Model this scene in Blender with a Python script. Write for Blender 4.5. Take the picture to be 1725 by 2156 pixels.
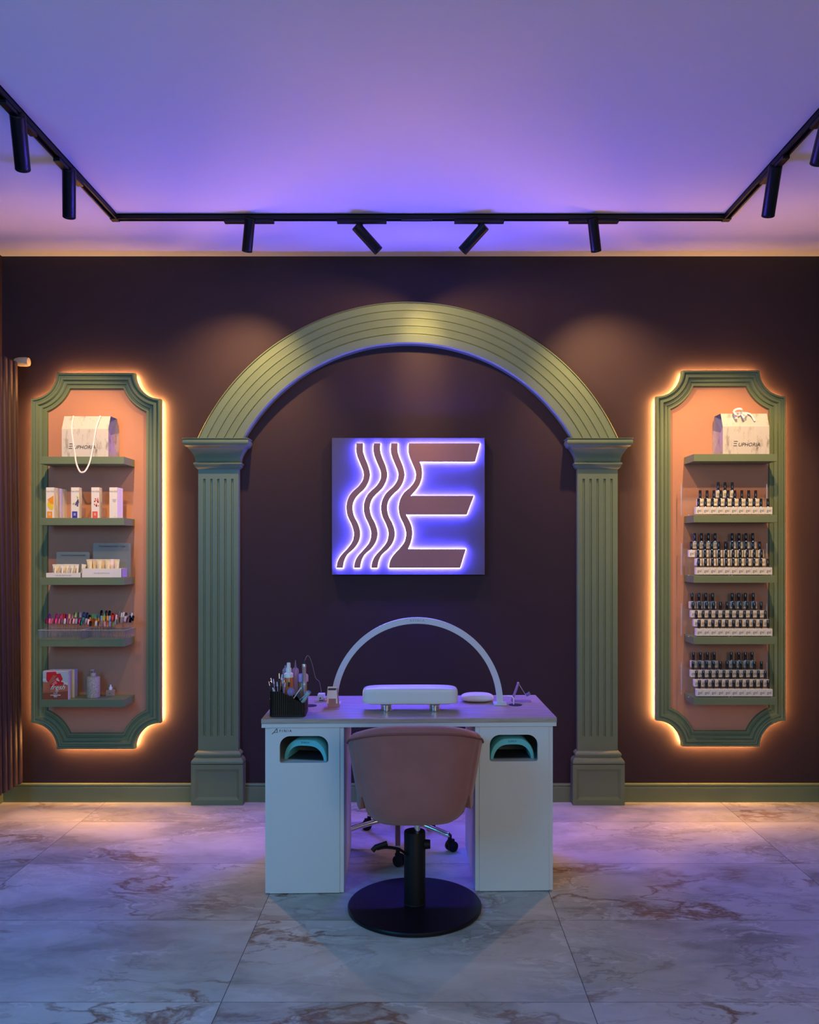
import bpy, bmesh, math, random
from mathutils import Vector, Matrix
from mathutils.geometry import tessellate_polygon
random.seed(7)
PI = math.pi
for o in list(bpy.data.objects): bpy.data.objects.remove(o)
scene = bpy.context.scene
COL = scene.collection

# ---------------------------------------------------------------- camera, view, light
F, HZ, VX, CH, CY = 1750.0, 1160.0, 890.0, 1.47, 4.88      # focal px, horizon row, vanishing column, eye height, camera to wall
cam = bpy.data.objects.new('camera', bpy.data.cameras.new('camera'))
COL.objects.link(cam); scene.camera = cam
cam.location = (0, -CY, CH); cam.rotation_euler = (PI/2, 0, 0)
cam.data.sensor_fit = 'VERTICAL'; cam.data.sensor_height = 24
cam.data.lens = F/2156*24
cam.data.shift_x = (862.5-VX)/2156
cam.data.shift_y = (HZ-1078)/2156
cam.data.clip_start = .05
vs = scene.view_settings
vs.view_transform = 'Standard'; vs.look = 'None'; vs.exposure = 0; vs.gamma = 1; vs.use_curve_mapping = False

world = bpy.data.worlds.new('world'); scene.world = world; world.use_nodes = True
world.node_tree.nodes['Background'].inputs[0].default_value = (.42, .45, .47, 1)
world.node_tree.nodes['Background'].inputs[1].default_value = .17

def lamp(kind, name, loc, target, energy, color, **kw):
    d = bpy.data.lights.new(name, kind); d.energy = energy; d.color = color
    for k, v in kw.items(): setattr(d, k, v)
    o = bpy.data.objects.new(name, d); COL.objects.link(o); o.location = loc
    if target is not None:
        o.rotation_euler = (Vector(target)-Vector(loc)).to_track_quat('-Z', 'Y').to_euler()
    return o
# cool light from an unseen source at left, softer grey room light behind it
lamp('AREA', 'cool_light_left', (-2.35, -4.15, 2.2), (-1.8, -2.3, 0), 68, (.04, .44, 1.0), shape='RECTANGLE', size=1.0, size_y=1.6)
lamp('AREA', 'room_light_back', (1.6, -7.2, 2.2), (.4, -1, .7), 56, (1.0, .92, .80), shape='RECTANGLE', size=2.6, size_y=1.6)

E_SIGN, E_FRAME, E_SPOT = 370, 370, 40
WARM = (1.0, .60, .24)

# ---------------------------------------------------------------- materials
def mat(name, col, rough=.6, metal=0, spec=.5, emit=None, estr=0, coat=0, bump=0, bscale=200, sheen=0, var=0, vscale=6, alpha=None):
    m = bpy.data.materials.new(name); m.use_nodes = True
    nt = m.node_tree; b = nt.nodes['Principled BSDF']
    b.inputs['Base Color'].default_value = (*col, 1); b.inputs['Roughness'].default_value = rough
    b.inputs['Metallic'].default_value = metal; b.inputs['Specular IOR Level'].default_value = spec
    b.inputs['Coat Weight'].default_value = coat
    if sheen: b.inputs['Sheen Weight'].default_value = sheen
    if emit: b.inputs['Emission Color'].default_value = (*emit, 1); b.inputs['Emission Strength'].default_value = estr
    if bump or var:
        tc = nt.nodes.new('ShaderNodeTexCoord')
    if bump:
        n = nt.nodes.new('ShaderNodeTexNoise'); n.inputs['Scale'].default_value = bscale; n.inputs['Detail'].default_value = 3
        nt.links.new(tc.outputs['Object'], n.inputs['Vector'])
        bp = nt.nodes.new('ShaderNodeBump'); bp.inputs['Strength'].default_value = bump; bp.inputs['Distance'].default_value = .002
        nt.links.new(n.outputs['Fac'], bp.inputs['Height']); nt.links.new(bp.outputs[0], b.inputs['Normal'])
    if var:
        n2 = nt.nodes.new('ShaderNodeTexNoise'); n2.inputs['Scale'].default_value = vscale; n2.inputs['Detail'].default_value = 4
        nt.links.new(tc.outputs['Object'], n2.inputs['Vector'])
        r = nt.nodes.new('ShaderNodeValToRGB')
        r.color_ramp.elements[0].position = .3; r.color_ramp.elements[1].position = .7
        r.color_ramp.elements[0].color = (*[c*(1-var) for c in col], 1); r.color_ramp.elements[1].color = (*[min(1, c*(1+var)) for c in col], 1)
        nt.links.new(n2.outputs['Fac'], r.inputs[0]); nt.links.new(r.outputs[0], b.inputs['Base Color'])
    if alpha is not None:
        out = nt.nodes['Material Output']; tr = nt.nodes.new('ShaderNodeBsdfTransparent'); mx = nt.nodes.new('ShaderNodeMixShader')
        mx.inputs[0].default_value = alpha
        nt.links.new(tr.outputs[0], mx.inputs[1]); nt.links.new(b.outputs[0], mx.inputs[2]); nt.links.new(mx.outputs[0], out.inputs[0])
    return m
M = {}
M['plum']   = mat('plum_paint', (.028, .0105, .0175), .75, bump=.25, bscale=300, var=.06, vscale=3)
M['ceil']   = mat('ceiling_paint', (.72, .71, .72), .9, bump=.2, bscale=250)
M['sage']   = mat('sage_paint', (.150, .200, .108), .42, bump=.15, bscale=260, var=.04)
M['salmon'] = mat('salmon_paint', (.50, .235, .145), .6, bump=.2, bscale=300)
M['board']  = mat('sign_board', (.085, .078, .12), .55, bump=.3, bscale=400)
M['copper'] = mat('copper_face', (.40, .19, .19), .5, bump=.5, bscale=500)
M['black']  = mat('black_metal', (.006, .006, .008), .55, spec=.25)
M['blackm'] = mat('black_satin', (.004, .004, .008), .38, spec=.3)
M['track']  = mat('track_metal', (.004, .004, .006), .5, spec=.3)
M['chrome'] = mat('chrome', (.75, .75, .76), .12, metal=1)
M['white']  = mat('white_laminate', (.62, .66, .66), .5, bump=.25, bscale=500)
M['pvc']    = mat('white_vinyl', (.72, .76, .74), .38, bump=.2, bscale=200)
M['lampw']  = mat('white_enamel', (.62, .66, .70), .4)
M['pink']   = mat('dusty_pink_velvet', (.31, .118, .105), .85, sheen=.3, bump=.5, bscale=700, var=.07, vscale=14)
M['pipe']   = mat('pink_piping', (.20, .07, .065), .7)
M['teal']   = mat('aqua_plastic', (.14, .58, .62), .3)
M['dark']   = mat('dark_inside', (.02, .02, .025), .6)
M['ink']    = mat('ink', (.03, .03, .035), .6)
M['rose']   = mat('rose_gold', (.46, .27, .30), .35, metal=.6)
M['cream']  = mat('cream_tube', (.78, .68, .42), .4)
M['cream2'] = mat('ivory_tube', (.82, .78, .62), .4)
M['card']   = mat('white_card', (.80, .77, .74), .5)
M['lilac']  = mat('lilac_card', (.42, .33, .55), .5)
M['clear']  = mat('clear_acrylic', (.35, .40, .44), .08, alpha=.10)
M['plate']  = mat('header_card_acrylic', (.20, .30, .38), .12, alpha=.5)
M['smoke']  = mat('smoked_acrylic', (.012, .012, .010), .1, alpha=.9)
M['plumrad']= mat('radiator_paint', (.036, .015, .015), .6)
M['valve']  = mat('valve_plastic', (.62, .50, .34), .5)
M['speck']  = mat('speckled_ceramic', (.42, .36, .29), .6, var=.5, vscale=260)
M['glassy'] = mat('tinted_glass', (.55, .40, .32), .08, alpha=.55)
M['wcap']   = mat('white_cap', (.80, .80, .80), .35)
M['ribbon'] = mat('satin_ribbon', (.82, .82, .84), .3, coat=.4)
M['orange'] = mat('amber_liquid', (.55, .16, .05), .2)
M['lavb']   = mat('lavender_bottle', (.36, .25, .42), .2)
M['lavg']   = mat('clear_bottle', (.45, .45, .55), .08, alpha=.5)
M['brist']  = mat('lilac_bristles', (.42, .38, .72), .8, bump=1, bscale=900)
M['cap']    = mat('black_gloss_cap', (.012, .012, .016), .12, coat=.6)
M['gelbox'] = mat('gel_bottle_white', (.76, .74, .68), .35)
M['floorled'] = mat('warm_led', (1, .5, .2), .5, emit=(1.0, .46, .13), estr=E_FRAME)
M['blueled']  = mat('violet_led', (.4, .3, 1), .5, emit=(.095, .078, 1.0), estr=E_SIGN)
M['lens']   = mat('lamp_lens', (.4, .3, .2), .3, emit=(1, .7, .4), estr=2)

def plain(name, col, rough=.45): return mat(name, col, rough)

# bag paper: white with soft grey brown patches and streaks
def bag_mat(name, base, streak):
    m = mat(name, base, .5); nt = m.node_tree; b = nt.nodes['Principled BSDF']
    tc = nt.nodes.new('ShaderNodeTexCoord'); mp = nt.nodes.new('ShaderNodeMapping'); mp.inputs['Scale'].default_value = (26, 26, 9)
    n = nt.nodes.new('ShaderNodeTexNoise'); n.inputs['Scale'].default_value = 1; n.inputs['Detail'].default_value = 6; n.inputs['Roughness'].default_value = .7
    r = nt.nodes.new('ShaderNodeValToRGB'); e = r.color_ramp.elements
    e[0].position = .52; e[0].color = (*base, 1); e[1].position = .72; e[1].color = (*streak, 1)
    nt.links.new(tc.outputs['Object'], mp.inputs[0]); nt.links.new(mp.outputs[0], n.inputs['Vector'])
    nt.links.new(n.outputs['Fac'], r.inputs[0]); nt.links.new(r.outputs[0], b.inputs['Base Color'])
    return m
M['bag'] = bag_mat('patterned_bag_paper', (.58, .57, .54), (.22, .18, .15))
M['bagside'] = bag_mat('shaded_bag_side', (.38, .33, .45), (.15, .10, .16))  # same bag paper, with the shade of the sides put into the colour
M['baggus'] = mat('bag_gusset', (.20, .20, .32), .6)  # tucked-in paper, darkened in colour for the shade of the inset

# wood laminate for the desk top
def wood_mat():
    m = mat('grey_oak_laminate', (.3, .26, .22), .42); nt = m.node_tree; b = nt.nodes['Principled BSDF']
    tc = nt.nodes.new('ShaderNodeTexCoord'); mp = nt.nodes.new('ShaderNodeMapping'); mp.inputs['Scale'].default_value = (5, 60, 60)
    n = nt.nodes.new('ShaderNodeTexNoise'); n.inputs['Scale'].default_value = 1; n.inputs['Detail'].default_value = 8; n.inputs['Roughness'].default_value = .65
    r = nt.nodes.new('ShaderNodeValToRGB'); e = r.color_ramp.elements
    e[0].position = .3; e[0].color = (.27, .23, .19, 1); e[1].position = .7; e[1].color = (.46, .41, .36, 1)
    nt.links.new(tc.outputs['Object'], mp.inputs[0]); nt.links.new(mp.outputs[0], n.inputs['Vector'])
    nt.links.new(n.outputs['Fac'], r.inputs[0]); nt.links.new(r.outputs[0], b.inputs['Base Color'])
    return m
M['wood'] = wood_mat()

# marble-look porcelain tiles 1.2 x 0.6 m
def floor_mat():
    m = mat('onyx_look_tiles', (.4, .38, .35), .5); nt = m.node_tree; b = nt.nodes['Principled BSDF']; L = nt.links.new
    N = lambda t: nt.nodes.new(t)
    def math_(op, a, c=None, v=None):
        n = N('ShaderNodeMath'); n.operation = op; L(a, n.inputs[0])
        if c is not None: L(c, n.inputs[1])
        if v is not None: n.inputs[1].default_value = v
        return n.outputs[0]
    tc = N('ShaderNodeTexCoord'); sp = N('ShaderNodeSeparateXYZ'); L(tc.outputs['Object'], sp.inputs[0])
    u = math_('MULTIPLY', math_('ADD', sp.outputs[0], v=.656+12), v=1/1.2)
    w = math_('MULTIPLY', math_('ADD', sp.outputs[1], v=.372+12), v=1/.6)
    fu, fw = math_('FLOOR', u), math_('FLOOR', w)
    cmb = N('ShaderNodeCombineXYZ'); L(fu, cmb.inputs[0]); L(fw, cmb.inputs[1])
    wn = N('ShaderNodeTexWhiteNoise'); wn.noise_dimensions = '3D'; L(cmb.outputs[0], wn.inputs['Vector'])
    off = N('ShaderNodeVectorMath'); off.operation = 'SCALE'; L(wn.outputs['Color'], off.inputs[0]); off.inputs['Scale'].default_value = 20
    add = N('ShaderNodeVectorMath'); add.operation = 'ADD'; L(tc.outputs['Object'], add.inputs[0]); L(off.outputs[0], add.inputs[1])
    rot = N('ShaderNodeMapping'); L(add.outputs[0], rot.inputs[0]); rot.inputs['Rotation'].default_value = (0, 0, .35); rot.inputs['Scale'].default_value = (1, 1.9, 1)
    # domain warp
    nw = N('ShaderNodeTexNoise'); nw.inputs['Scale'].default_value = 2.2; nw.inputs['Detail'].default_value = 6; L(rot.outputs[0], nw.inputs['Vector'])
    ws = N('ShaderNodeVectorMath'); ws.operation = 'SCALE'; L(nw.outputs['Color'], ws.inputs[0]); ws.inputs['Scale'].default_value = .9
    wp = N('ShaderNodeVectorMath'); wp.operation = 'ADD'; L(rot.outputs[0], wp.inputs[0]); L(ws.outputs[0], wp.inputs[1])
    cl = N('ShaderNodeTexNoise'); cl.inputs['Scale'].default_value = 1.7; cl.inputs['Detail'].default_value = 9; cl.inputs['Roughness'].default_value = .6; L(wp.outputs[0], cl.inputs['Vector'])
    r1 = N('ShaderNodeValToRGB'); e = r1.color_ramp.elements
    e[0].position = .30; e[0].color = (.22, .225, .195, 1); e[1].position = .68; e[1].color = (.56, .57, .52, 1)
    x = e.new(.48); x.color = (.42, .425, .38, 1)
    L(cl.outputs['Fac'], r1.inputs[0])
    def vein(scale, width, col, prev, amt, thr):
        n = N('ShaderNodeTexNoise'); n.inputs['Scale'].default_value = scale; n.inputs['Detail'].default_value = 7; n.inputs['Roughness'].default_value = .55
        L(wp.outputs[0], n.inputs['Vector'])
        a = math_('ABSOLUTE', math_('SUBTRACT', n.outputs['Fac'], v=.5))
        mr = N('ShaderNodeMapRange'); L(a, mr.inputs[0]); mr.inputs[1].default_value = 0; mr.inputs[2].default_value = width; mr.inputs[3].default_value = amt; mr.inputs[4].default_value = 0
        k = N('ShaderNodeTexNoise'); k.inputs['Scale'].default_value = 1.3; k.inputs['Detail'].default_value = 2; L(add.outputs[0], k.inputs['Vector'])
        mk = N('ShaderNodeMapRange'); L(k.outputs['Fac'], mk.inputs[0]); mk.inputs[1].default_value = thr; mk.inputs[2].default_value = thr+.12
        f = math_('MULTIPLY', mr.outputs[0], mk.outputs[0])
        mx = N('ShaderNodeMixRGB'); L(f, mx.inputs[0]); L(prev, mx.inputs[1]); mx.inputs[2].default_value = (*col, 1)
        return mx.outputs[0]
    c = vein(1.1, .012, (.68, .68, .63), r1.outputs[0], .6, .40)
    c = vein(.8, .018, (.17, .085, .045), c, .95, .46)
    c = vein(2.1, .02, (.19, .15, .12), c, .6, .44)
    # joints
    def edge(t, wdt):
        fr = math_('FRACT', t); a = math_('ABSOLUTE', math_('SUBTRACT', fr, v=.5)); return math_('GREATER_THAN', a, v=.5-wdt)
    j = math_('MAXIMUM', edge(u, .0011), edge(w, .0019))
    mj = N('ShaderNodeMixRGB'); L(j, mj.inputs[0]); L(c, mj.inputs[1]); mj.inputs[2].default_value = (.05, .05, .05, 1)
    L(mj.outputs[0], b.inputs['Base Color'])
    bp = N('ShaderNodeBump'); bp.inputs['Strength'].default_value = .12; bp.inputs['Distance'].default_value = .002; L(cl.outputs['Fac'], bp.inputs['Height']); L(bp.outputs[0], b.inputs['Normal'])
    return m
M['floor'] = floor_mat()

# ---------------------------------------------------------------- helpers
class MB:
    def __init__(s): s.b = bmesh.new()
    def box(s, c, size, rot=None, bev=0, seg=2):
        t = bmesh.new(); bmesh.ops.create_cube(t, size=1)
        for v in t.verts: v.co = Vector((v.co.x*size[0], v.co.y*size[1], v.co.z*size[2]))
        if bev: bmesh.ops.bevel(t, geom=list(t.edges), offset=bev, segments=seg, affect='EDGES', profile=.6)
        R = (rot.to_matrix() if hasattr(rot, 'to_matrix') else rot) if rot else Matrix.Identity(3)
        for v in t.verts: v.co = R @ v.co + Vector(c)
        s._merge(t); return s
    def box2(s, a, b, bev=0): 
        return s.box([(a[i]+b[i])/2 for i in range(3)], [abs(b[i]-a[i]) for i in range(3)], bev=bev)
    def _merge(s, t):
        me = bpy.data.meshes.new('t'); t.to_mesh(me); t.free(); s.b.from_mesh(me); bpy.data.meshes.remove(me)
    def cyl(s, p, q, r, r2=None, n=20, cap=True):
        p, q = Vector(p), Vector(q); r2 = r if r2 is None else r2
        ax = (q-p).normalized(); u = ax.orthogonal().normalized(); w = ax.cross(u)
        A = [s.b.verts.new(p+(u*math.cos(2*PI*i/n)+w*math.sin(2*PI*i/n))*r) for i in range(n)]
        B = [s.b.verts.new(q+(u*math.cos(2*PI*i/n)+w*math.sin(2*PI*i/n))*r2) for i in range(n)]
        for i in range(n): s.b.faces.new((A[i], A[(i+1) % n], B[(i+1) % n], B[i]))
        if cap: s.b.faces.new(A[::-1]); s.b.faces.new(B)
        return s
    def lathe(s, prof, c=(0, 0, 0), n=32, axis='Z', sx=1, sy=1):
        rings = []
        for r, z in prof:
            ring = []
            for i in range(n):
                a = 2*PI*i/n; v = Vector((r*math.cos(a)*sx, r*math.sin(a)*sy, z))
                if axis == 'X': v = Vector((v.z, v.x, v.y))
                ring.append(s.b.verts.new(v+Vector(c)))
            rings.append(ring)
        for a, b in zip(rings, rings[1:]):
            for i in range(n): s.b.faces.new((a[i], a[(i+1) % n], b[(i+1) % n], b[i]))
        s.b.faces.new(rings[0][::-1]); s.b.faces.new(rings[-1]); return s
    def tube(s, pts, r, n=10, closed=False, flat=None):
        pts = [Vector(p) for p in pts]; rings = []; N_ = len(pts); up = None
        for i, p in enumerate(pts):
            if closed: t = (pts[(i+1) % N_]-pts[i-1]).normalized()
            else: t = (pts[min(i+1, N_-1)]-pts[max(i-1, 0)]).normalized()
            if up is None: up = t.orthogonal().normalized() if flat is None else Vector(flat)
            w = t.cross(up).normalized(); up2 = w.cross(t).normalized()
            if flat is None: up = up2
            rr = r[i] if isinstance(r, (list, tuple)) and not flat else r
            ra, rb = (r if flat else (rr, rr))
            rings.append([s.b.verts.new(p+w*math.cos(2*PI*k/n)*ra+up2*math.sin(2*PI*k/n)*rb) for k in range(n)])
        prs = list(zip(rings, rings[1:])) + ([(rings[-1], rings[0])] if closed else [])
        for a, b in prs:
            for k in range(n): s.b.faces.new((a[k], a[(k+1) % n], b[(k+1) % n], b[k]))
        if not closed: s.b.faces.new(rings[0][::-1]); s.b.faces.new(rings[-1])
        return s
    def prism(s, pts, y0, y1, bev=0):
        """polygon in x,z extruded along y"""
        t = bmesh.new()
        q = [p for i, p in enumerate(pts) if math.hypot(p[0]-pts[i-1][0], p[1]-pts[i-1][1]) > 1e-6]; pts = q
        A = [t.verts.new((x, y0, z)) for x, z in pts]; B = [t.verts.new((x, y1, z)) for x, z in pts]; n = len(pts)
        for a, b, c in tessellate_polygon([[Vector((x, z, 0)) for x, z in pts]]):
            t.faces.new((A[a], A[b], A[c])); t.faces.new((B[c], B[b], B[a]))
        for i in range(n): t.faces.new((A[i], B[i], B[(i+1) % n], A[(i+1) % n]))
        if bev: bmesh.ops.bevel(t, geom=[e for e in t.edges if abs(e.verts[0].co.y-e.verts[1].co.y) < 1e-6], offset=bev, segments=2, affect='EDGES')
        s._merge(t); return s
    def grid(s, f, nu, nv, cu=False):
        V = [[s.b.verts.new(f(i/(nu if cu else nu-1), j/(nv-1))) for j in range(nv)] for i in range(nu)]
        for i in range(nu if cu else nu-1):
            for j in range(nv-1):
                k = (i+1) % nu; s.b.faces.new((V[i][j], V[k][j], V[k][j+1], V[i][j+1]))
        return V
    def sphere(s, c, r, sc=(1, 1, 1), n=16):
        t = bmesh.new(); bmesh.ops.create_uvsphere(t, u_segments=n, v_segments=n//2+2, radius=r)
        for v in t.verts: v.co = Vector((v.co.x*sc[0], v.co.y*sc[1], v.co.z*sc[2]))+Vector(c)
        s._merge(t); return s
    def mesh(s, name, m, smooth=None):
        bmesh.ops.recalc_face_normals(s.b, faces=list(s.b.faces))
        me = bpy.data.meshes.new(name); s.b.to_mesh(me); s.b.free(); me.materials.append(m)
        if smooth is not None:
            for p in me.polygons: p.use_smooth = True
            me.set_sharp_from_angle(angle=math.radians(smooth))
        return me

def link(name, me, parent=None, loc=(0, 0, 0), rot=None):
    o = bpy.data.objects.new(name, me); COL.objects.link(o); o.location = loc
    if rot: o.rotation_euler = rot
    if parent: o.parent = parent
    return o
def part(name, mb, m, parent, smooth=None, label=None, loc=(0, 0, 0), rot=None):
    o = link(name, mb.mesh(name, m, smooth), parent, loc, rot)
    if label: o['label'] = label
    return o
def tag(o, label, cat, group=None):
    o['label'] = label; o['category'] = cat
    if group: o['group'] = group
    return o
def thing(name, label, cat, loc=(0, 0, 0), rotz=0, group=None):
    o = link(name, None, None, loc); o.rotation_euler = (0, 0, rotz)
    return tag(o, label, cat, group)
def struct(name, mb, m, smooth=None):
    o = part(name, mb, m, None, smooth); o['kind'] = 'structure'; return o
def dup(o, parent=None):
    c = o.copy(); COL.objects.link(c)
    if parent: c.parent = parent
    for ch in list(o.children): dup(ch, c)
    return c
def text_me(s, size, m, shear=0, extrude=.0004, spacing=1.0, align='CENTER', offset=0):
    cu = bpy.data.curves.new('txt', 'FONT'); cu.body = s; cu.size = size; cu.extrude = extrude; cu.shear = shear
    cu.align_x = align; cu.align_y = 'CENTER'; cu.space_character = spacing; cu.offset = offset; cu.resolution_u = 3
    o = bpy.data.objects.new('txt', cu); COL.objects.link(o)
    dg = bpy.context.evaluated_depsgraph_get(); dg.update()
    me = bpy.data.meshes.new_from_object(o.evaluated_get(dg)); bpy.data.objects.remove(o)
    me.materials.clear(); me.materials.append(m); me.transform(Matrix.Rotation(PI/2, 4, 'X')); return me
def X(px, y): return (px-VX)*(CY+y)/F           # y = world y (negative towards the camera)
def Z(py, y): return CH+(HZ-py)*(CY+y)/F
def onz(px, py, z):
    d = F*(CH-z)/(py-HZ); return ((px-VX)*d/F, d-CY)
def smoothpts(P, k=6, closed=False):
    out = []; n = len(P)
    for i in range(n-1):
        p0 = P[max(i-1, 0)]; p1 = P[i]; p2 = P[i+1]; p3 = P[min(i+2, n-1)]
        for j in range(k):
            t = j/k
            out.append(tuple(.5*((2*p1[a])+(-p0[a]+p2[a])*t+(2*p0[a]-5*p1[a]+4*p2[a]-p3[a])*t*t+(-p0[a]+3*p1[a]-3*p2[a]+p3[a])*t**3) for a in range(len(p1))))
    out.append(tuple(P[-1])); return out
def rrect(x0, z0, x1, z1, r, n=6, rb=None):
    rb = r if rb is None else rb; P = []
    for cx, cz, a0, rr in ((x1-r, z1-r, 0, r), (x0+r, z1-r, PI/2, r), (x0+rb, z0+rb, PI, rb), (x1-rb, z0+rb, 1.5*PI, rb)):
        for i in range(n+1):
            a = a0+PI/2*i/n; P.append((cx+rr*math.cos(a), cz+rr*math.sin(a)))
    return P

# ---------------------------------------------------------------- the room
XL, XR, YB, CEIL = -2.47, 2.345, -7.6, 3.20
struct('floor', MB().box2((XL-.1, YB, -.1), (4.2, .1, 0)), M['floor'])
struct('ceiling', MB().box2((XL-.1, YB, CEIL), (4.2, .1, CEIL+.1)), M['ceil'])
struct('wall_back', MB().box2((XL-.1, 0, 0), (XR+.12, .1, CEIL)), M['plum'])
struct('wall_left', MB().box2((XL-.1, -3.6, 0), (XL, 0, CEIL)), M['plum'])
struct('wall_right', MB().box2((XR, -.62, 0), (XR+.12, 0, CEIL)), M['plum'])
struct('trim_1', MB().box2((XR-.010, -.10, .11), (XR, -.03, 1.98), bev=.003), M['sage'])
def base_prof(mb, x0, x1):
    pr = [(0, 0), (-.018, 0), (-.018, .086), (-.012, .090), (-.012, .097), (-.017, .100), (-.015, .106), (-.006, .108), (0, .108)]
    A = [mb.b.verts.new((x0, y, z)) for y, z in pr]; B = [mb.b.verts.new((x1, y, z)) for y, z in pr]
    for i in range(len(pr)): j = (i+1) % len(pr); mb.b.faces.new((A[i], B[i], B[j], A[j]))
    mb.b.faces.new(A); mb.b.faces.new(B[::-1]); return mb
struct('baseboard_back', base_prof(MB(), XL, XR), M['sage'], 30)
mb = MB(); mb.box2((XL, -3.6, 0), (XL+.018, -.02, .10), bev=.004)
struct('baseboard_left', mb, M['sage'])

# ---------------------------------------------------------------- ceiling track with spotlights
TL, TR, TY = -1.585, 1.565, -.60
tr = thing('lighting_track', 'black U-shaped ceiling track that carries the spotlights', 'track', (0, TY, CEIL))
def track_run(p, q, w=.034, h=.026):
    mb = MB(); p = Vector(p); q = Vector(q); d = (q-p); L = d.length; d.normalize(); n = Vector((-d.y, d.x, 0)); c = (p+q)/2
    R = Matrix((d, n, Vector((0, 0, 1)))).transposed()
    mb.box(c+Vector((0, 0, -.003)), (L, w, .006), R)
    for s in (-1, 1): mb.box(c+n*s*(w/2-.004)+Vector((0, 0, -h/2)), (L, .008, h), R)
    return mb
part('track_bar', track_run((TL-.017, 0, 0), (TR+.017, 0, 0)), M['track'], tr)
part('track_bar', track_run((TL, -.017, 0), (TL, -3.2, 0)), M['track'], tr)
part('track_bar', track_run((TR, -.017, 0), (TR, -3.2, 0)), M['track'], tr)
for x in (TL, TR): part('corner_connector', MB().box((x, 0, -.016), (.04, .04, .026), bev=.002), M['track'], tr)
part('centre_connector', MB().box((X(878, TY), 0, -.020), (.16, .026, .018), bev=.002), M['blackm'], tr)

def spotlight(label, x, y, direc, along, energy, stem=.045, rad=.029, ln=.17, size=64, adx=0, group='track spotlights', colr=WARM, blend=.55):
    """adapter box in the track, short stem, tilted cylinder body"""
    t = thing('track_spotlight', label, 'spotlight', (x, y, CEIL), 0, group)
    a = Vector(direc).normalized()
    sz = (.255, .030, .016) if along == 'x' else (.030, .255, .016)
    part('track_adapter', MB().box((adx, 0, -.034) if along == 'x' else (0, adx, -.034), sz, bev=.002).box((adx*1.6, 0, -.035) if along == 'x' else (0, adx*1.6, -.035), (.04, .024, .017), bev=.002), M['blackm'], t)
    part('stem', MB().cyl((0, 0, -.034), (0, 0, -.042-stem), .006, n=12).sphere((0, 0, -.042-stem), .011), M['black'], t, 40)
    top = Vector((0, 0, -.050-stem)) - a*.045
    q = a.to_track_quat('Z', 'Y').to_matrix().to_4x4()
    me = MB().lathe([(.001, 0), (rad*.92, 0), (rad, .003), (rad, ln-.012), (rad*.97, ln-.010), (rad, ln-.008), (rad, ln), (rad*.9, ln), (rad*.85, ln-.006), (.001, ln-.006)], n=28)
    b = part('lamp_body', me, M['blackm'], t, 35); b.matrix_local = Matrix.Translation(top) @ q
    fr = part('lamp_lens', MB().cyl((0, 0, ln-.0055), (0, 0, ln-.004), rad*.84, n=24), M['lens'], b, 40)
    w = Vector((x, y, CEIL))+top+a*(ln+.012)
    lamp('SPOT', 'spot_lamp', w, w+a, energy, colr, spot_size=math.radians(size), spot_blend=blend, shadow_soft_size=.022)
    return t
spotlight('outer left spotlight on the front bar of the track, tilted slightly left', X(525, TY), TY, (-.24, .60, -1), 'x', E_SPOT*2.0, .010, .027, size=88, blend=1.0)
spotlight('inner left spotlight on the front bar, tilted down to the right', X(762, TY), TY, (.86, .50, -.80), 'x', E_SPOT*.85, .040, .027, size=92, blend=.6)
spotlight('inner right spotlight on the front bar, tilted down to the left', X(1009, TY), TY, (-.86, .50, -.80), 'x', E_SPOT*.85, .040, .027, size=92, blend=.6)
spotlight('outer right spotlight on the front bar of the track, tilted slightly right', X(1250, TY), TY, (.26, .60, -1), 'x', E_SPOT*2.0, .010, .027, size=88, blend=1.0)
spotlight('spotlight on the left arm of the track, the one nearer the wall', TL, -1.155, (-.42, 1.0, -1.15), 'y', E_SPOT*1.7, .012, .029, .22, size=47)
spotlight('spotlight at the left edge of the photo, hanging highest on the left arm', TL, -1.62, (-.40, 1.15, -1.05), 'y', E_SPOT*1.7, .012, .030, .22, size=46)
spotlight('the only spotlight fully visible on the right arm of the track', TR, -1.18, (.18, 1.0, -1.15), 'y', E_SPOT*1.7, .012, .029, .22, size=47)
spotlight('spotlight on the right arm nearest the camera, cut off by the photo edge', TR, -1.68, (.15, 1.15, -1.05), 'y', E_SPOT*1.7, .012, .030, .22, size=46)

# ---------------------------------------------------------------- arch and pilasters
ax = X(859, -.05)
def arch():
    yb = -.06; R0 = 398*(CY+yb)/F; R1 = 486*(CY+yb)/F; cz = Z(1121, yb); x0 = X(859, yb)
    capz = Z(923, -.06)
    # profile across the band (t from inner to outer, y depth) with five stepped flutes
    prof = [(0, 0), (0, -.052), (.03, -.060)]
    for k in range(5):
        t = .06+k*.185
        prof += [(t+.02, -.062), (t+.140, -.062-.005), (t+.155, -.057), (t+.166, -.057), (t+.182, -.062)]
    prof += [(.97, -.064), (1.0, -.056), (1.0, 0)]
    mb = MB(); n = 96; rings = []
    for i in range(n+1):
        ring = []
        for t, y in prof:
            R = R0+(R1-R0)*t; a0 = math.asin((capz-cz)/R); a = a0+(PI-2*a0)*i/n
            ring.append(mb.b.verts.new((x0+R*math.cos(a), y, cz+R*math.sin(a))))
        rings.append(ring)
    m_ = len(prof)
    for a, b in zip(rings, rings[1:]):
        for k in range(m_-1): mb.b.faces.new((a[k], a[k+1], b[k+1], b[k]))
        mb.b.faces.new((a[m_-1], a[0], b[0], b[m_-1]))
    mb.b.faces.new(rings[0]); mb.b.faces.new(rings[-1][::-1])
    o = part('arch_moulding', mb, M['sage'], None, 30)
    o.location.y = -.001
    tag(o, 'wide sage green fluted arch resting on the two pilasters', 'arch')
arch()

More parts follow.
